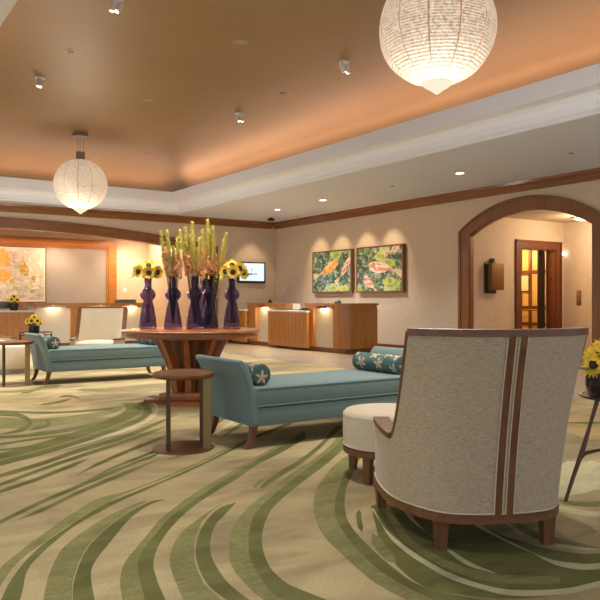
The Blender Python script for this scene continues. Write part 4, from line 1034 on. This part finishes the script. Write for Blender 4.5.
for a in (('small recessed disc in the gold ceiling between two spotlights', 71, 51, .07), ('dark recessed disc in the gold ceiling right of the plume spotlight', 283, 93, .06), ('small recessed disc in the gold ceiling at the far left', 24, 145, .08), ('dark recessed disc just left of the far chandelier canopy', 65, 150, .09), ('pale recessed disc right of the far chandelier canopy', 103, 154, .09), ('dark recessed disc next to the lit downlight in the gold ceiling', 148, 153, .06)):
    disc('recessed_light', a[0], 'recessed light', a[1], a[2], a[3], ZT, WHITEM if 'pale' in a[0] or 'small' in a[0] else BRONZE, DIM if 'pale' not in a[0] else GRILLE, 'unlit recessed discs in the gold ceiling')
disc('downlight', 'lit recessed downlight in the gold ceiling above the niche', 'downlight', 138, 158, .10, ZT, WHITEM, DLG)
DL = []
for a in (('lit downlight in the white ceiling nearest the room corner', 277.5, 209.6), ('lit downlight in the white ceiling above the koi paintings', 323, 200), ('lit downlight in the white ceiling closest to the wooden arch', 460, 173)):
    DL.append(disc('downlight', a[0], 'downlight', a[1], a[2], .10, ZC, WHITEM, DLG, 'lit downlights in the white ceiling'))
for a in (('tiny sprinkler disc in the white ceiling beyond the arch', 571, 153), ('tiny sprinkler disc in the white ceiling near the wooden arch', 392, 186), ('tiny sprinkler disc in the white ceiling near the corner downlight', 297, 216)): disc('sprinkler', a[0], 'sprinkler', a[1], a[2], .04, ZC, GRILLE)
x, y = ray(271, 18.6)
t = thing('security_camera', 'small black box on the ceiling in the corner of the room', 'camera', (x, y, ZC)); m = MB(); m.rbox(-.07, .07, -.06, .06, -.085, -.02, .01); m.build('housing', BLACK, t); m = MB(); m.box(-.03, .03, -.03, .03, -.02, 0); m.build('mount', BLACK, t, smooth=0)
t = thing('light_switch', 'white wall plate near the corner left of the koi paintings', 'wall switch', (XR, 16.4, 1.38)); m = MB(); m.rbox(-.012, 0, -.05, .05, -.075, .075, .004); pl_ = m.build('plate', WHITEM, t); m = MB(); m.box(-.017, -.012, -.015, .015, -.03, .03); m.build('rocker', WHITEM, pl_, smooth=0)
t = thing('light_switch', 'pale wall plate on the niche wall beside the wooden frame', 'wall switch', (7.72, NB, 1.4)); m = MB(); m.rbox(-.06, .06, -.012, 0, -.08, .08, .004); pl_ = m.build('plate', WHITEM, t); m = MB(); m.box(-.015, .015, -.017, -.012, -.03, .03); m.build('rocker', WHITEM, pl_, smooth=0)

# ------------------------------------------------------------------ lights
def light(kind, loc, power, col=(255, 225, 185), rot=(0, 0, 0), **kw):
    l = bpy.data.lights.new(kind.lower()+'_lamp', kind); l.energy = power; l.color = lin(col)
    for k, v in kw.items(): setattr(l, k, v)
    o = bpy.data.objects.new(kind.lower()+'_lamp', l); C.objects.link(o); o.location = loc; o.rotation_euler = rot
    return o
def aim(o, target):
    o.rotation_euler = (Vector(target)-o.location).to_track_quat('-Z', 'Y').to_euler()
WARM = (255, 226, 190); COVE = (255, 204, 174); NEUT = (255, 251, 247)
zc_ = ZC+.395
cl = 3.4
for x, y, sx, sy in (((TX0+TX1)/2, TY1+.2, TX1-TX0, .12), ((TX0+TX1)/2, TY0-.2, TX1-TX0, .12)):
    light('AREA', (x, y, zc_), cl*(TX1-TX0), COVE, (PI, 0, 0), shape='RECTANGLE', size=sx, size_y=sy)
for x in (TX0-.2, TX1+.2):
    light('AREA', (x, (TY0+TY1)/2, zc_), cl*(TY1-TY0), COVE, (PI, 0, 0), shape='RECTANGLE', size=.12, size_y=TY1-TY0)
# downlights of the white ceiling (lit ones in view plus added lamps without fixtures for fill)
rows_dl = [(p[0], p[1]) for p in DL]+[(8.9, 9.2), (8.9, 5.2), (8.9, 2.0), (.2, 13.5), (.2, 10), (.2, 6.5), (.2, 3)]
for x, y in rows_dl:
    light('SPOT', (x, y, ZC-.03), 110 if y < 9.5 else 330, NEUT, spot_size=math.radians(110), spot_blend=.8, shadow_soft_size=.12)
# spots spread below the gold ceiling, without fixtures of their own
for x, y in ((2.6, 4), (5.8, 4.2), (4.2, 7), (2.6, 9), (5.8, 9.4), (4.2, 12), (5.6, 14.4), (2.7, 14.2), (3.4, 1.9)):
    light('SPOT', (x, y, ZT-.05), 220 if y < 8 else 500, NEUT, spot_size=math.radians(95), spot_blend=.8, shadow_soft_size=.15)
for p, z in ((p1, Z1), (p2, Z2)):
    light('POINT', (p[0], p[1], z-1.25), 50, NEUT, shadow_soft_size=.3)  # added fill lamps in mid-air under the chandeliers, brightening soffit and cornice
# wall washers over the pictures
for y in (14.75, 13.85, 12.9, 12.0):
    o = light('SPOT', (9.75, y, ZC-.05), 48, WARM, spot_size=math.radians(56), spot_blend=.7, shadow_soft_size=.04); aim(o, (XR, y, 1.9))
o = light('SPOT', (9.7, 16.0, ZC-.05), 40, WARM, spot_size=math.radians(60), spot_blend=.8, shadow_soft_size=.05); aim(o, (9.8, YB, 1.7))
for (x, y), tg, pw in zip(SPOTS, ((*TC, 1.2), (4.3, 17.3, .6), (6.4, 17.3, .7), (9.1, 13.5, .6)), (420, 300, 240, 12)):
    o = light('SPOT', (x, y, ZT-.18), pw, NEUT, spot_size=math.radians(34), spot_blend=.8, shadow_soft_size=.05); aim(o, tg)
# niche
for x in (1, 3.4, 5.6, 7.6):
    o = light('SPOT', (x, NB-.9, 3.02), 110, WARM, spot_size=math.radians(100), spot_blend=.9, shadow_soft_size=.08); aim(o, (x, NB-.2, 1.2))
light('AREA', (3.4, NB-.45, 3.0), 120, COVE, (math.radians(-25), 0, 0), shape='RECTANGLE', size=9, size_y=.1)
light('AREA', (8.0, 18.9, 3.0), 55, WARM, (0, 0, 0), shape='RECTANGLE', size=.3, size_y=3)
# desks
for t, x, w in DESKLIGHT:
    l = light('AREA', (x, -.02, .985), w*.6, (255, 214, 150), (math.radians(-12), 0, 0), shape='RECTANGLE', size=.22, size_y=.03); l.parent = t
# alcove and lift
light('POINT', (12.7, 8.6, 2.6), 50, WARM, shadow_soft_size=.2)
light('POINT', (12.6, 10.85, 2.2), 40, (255, 214, 150), shadow_soft_size=.2)

w = bpy.data.worlds.new('world'); sc.world = w; w.use_nodes = True
w.node_tree.nodes['Background'].inputs[0].default_value = (*lin((228, 238, 255)), 1)
w.node_tree.nodes['Background'].inputs[1].default_value = .95
vs = sc.view_settings; vs.view_transform = 'Standard'; vs.look = 'None'; vs.exposure = .42; vs.gamma = 1; vs.use_curve_mapping = False
sc.cycles.use_denoising = True
sc.cycles.max_bounces = 8; sc.cycles.transmission_bounces = 8; sc.cycles.caustics_reflective = False; sc.cycles.caustics_refractive = False; sc.cycles.sample_clamp_indirect = 6
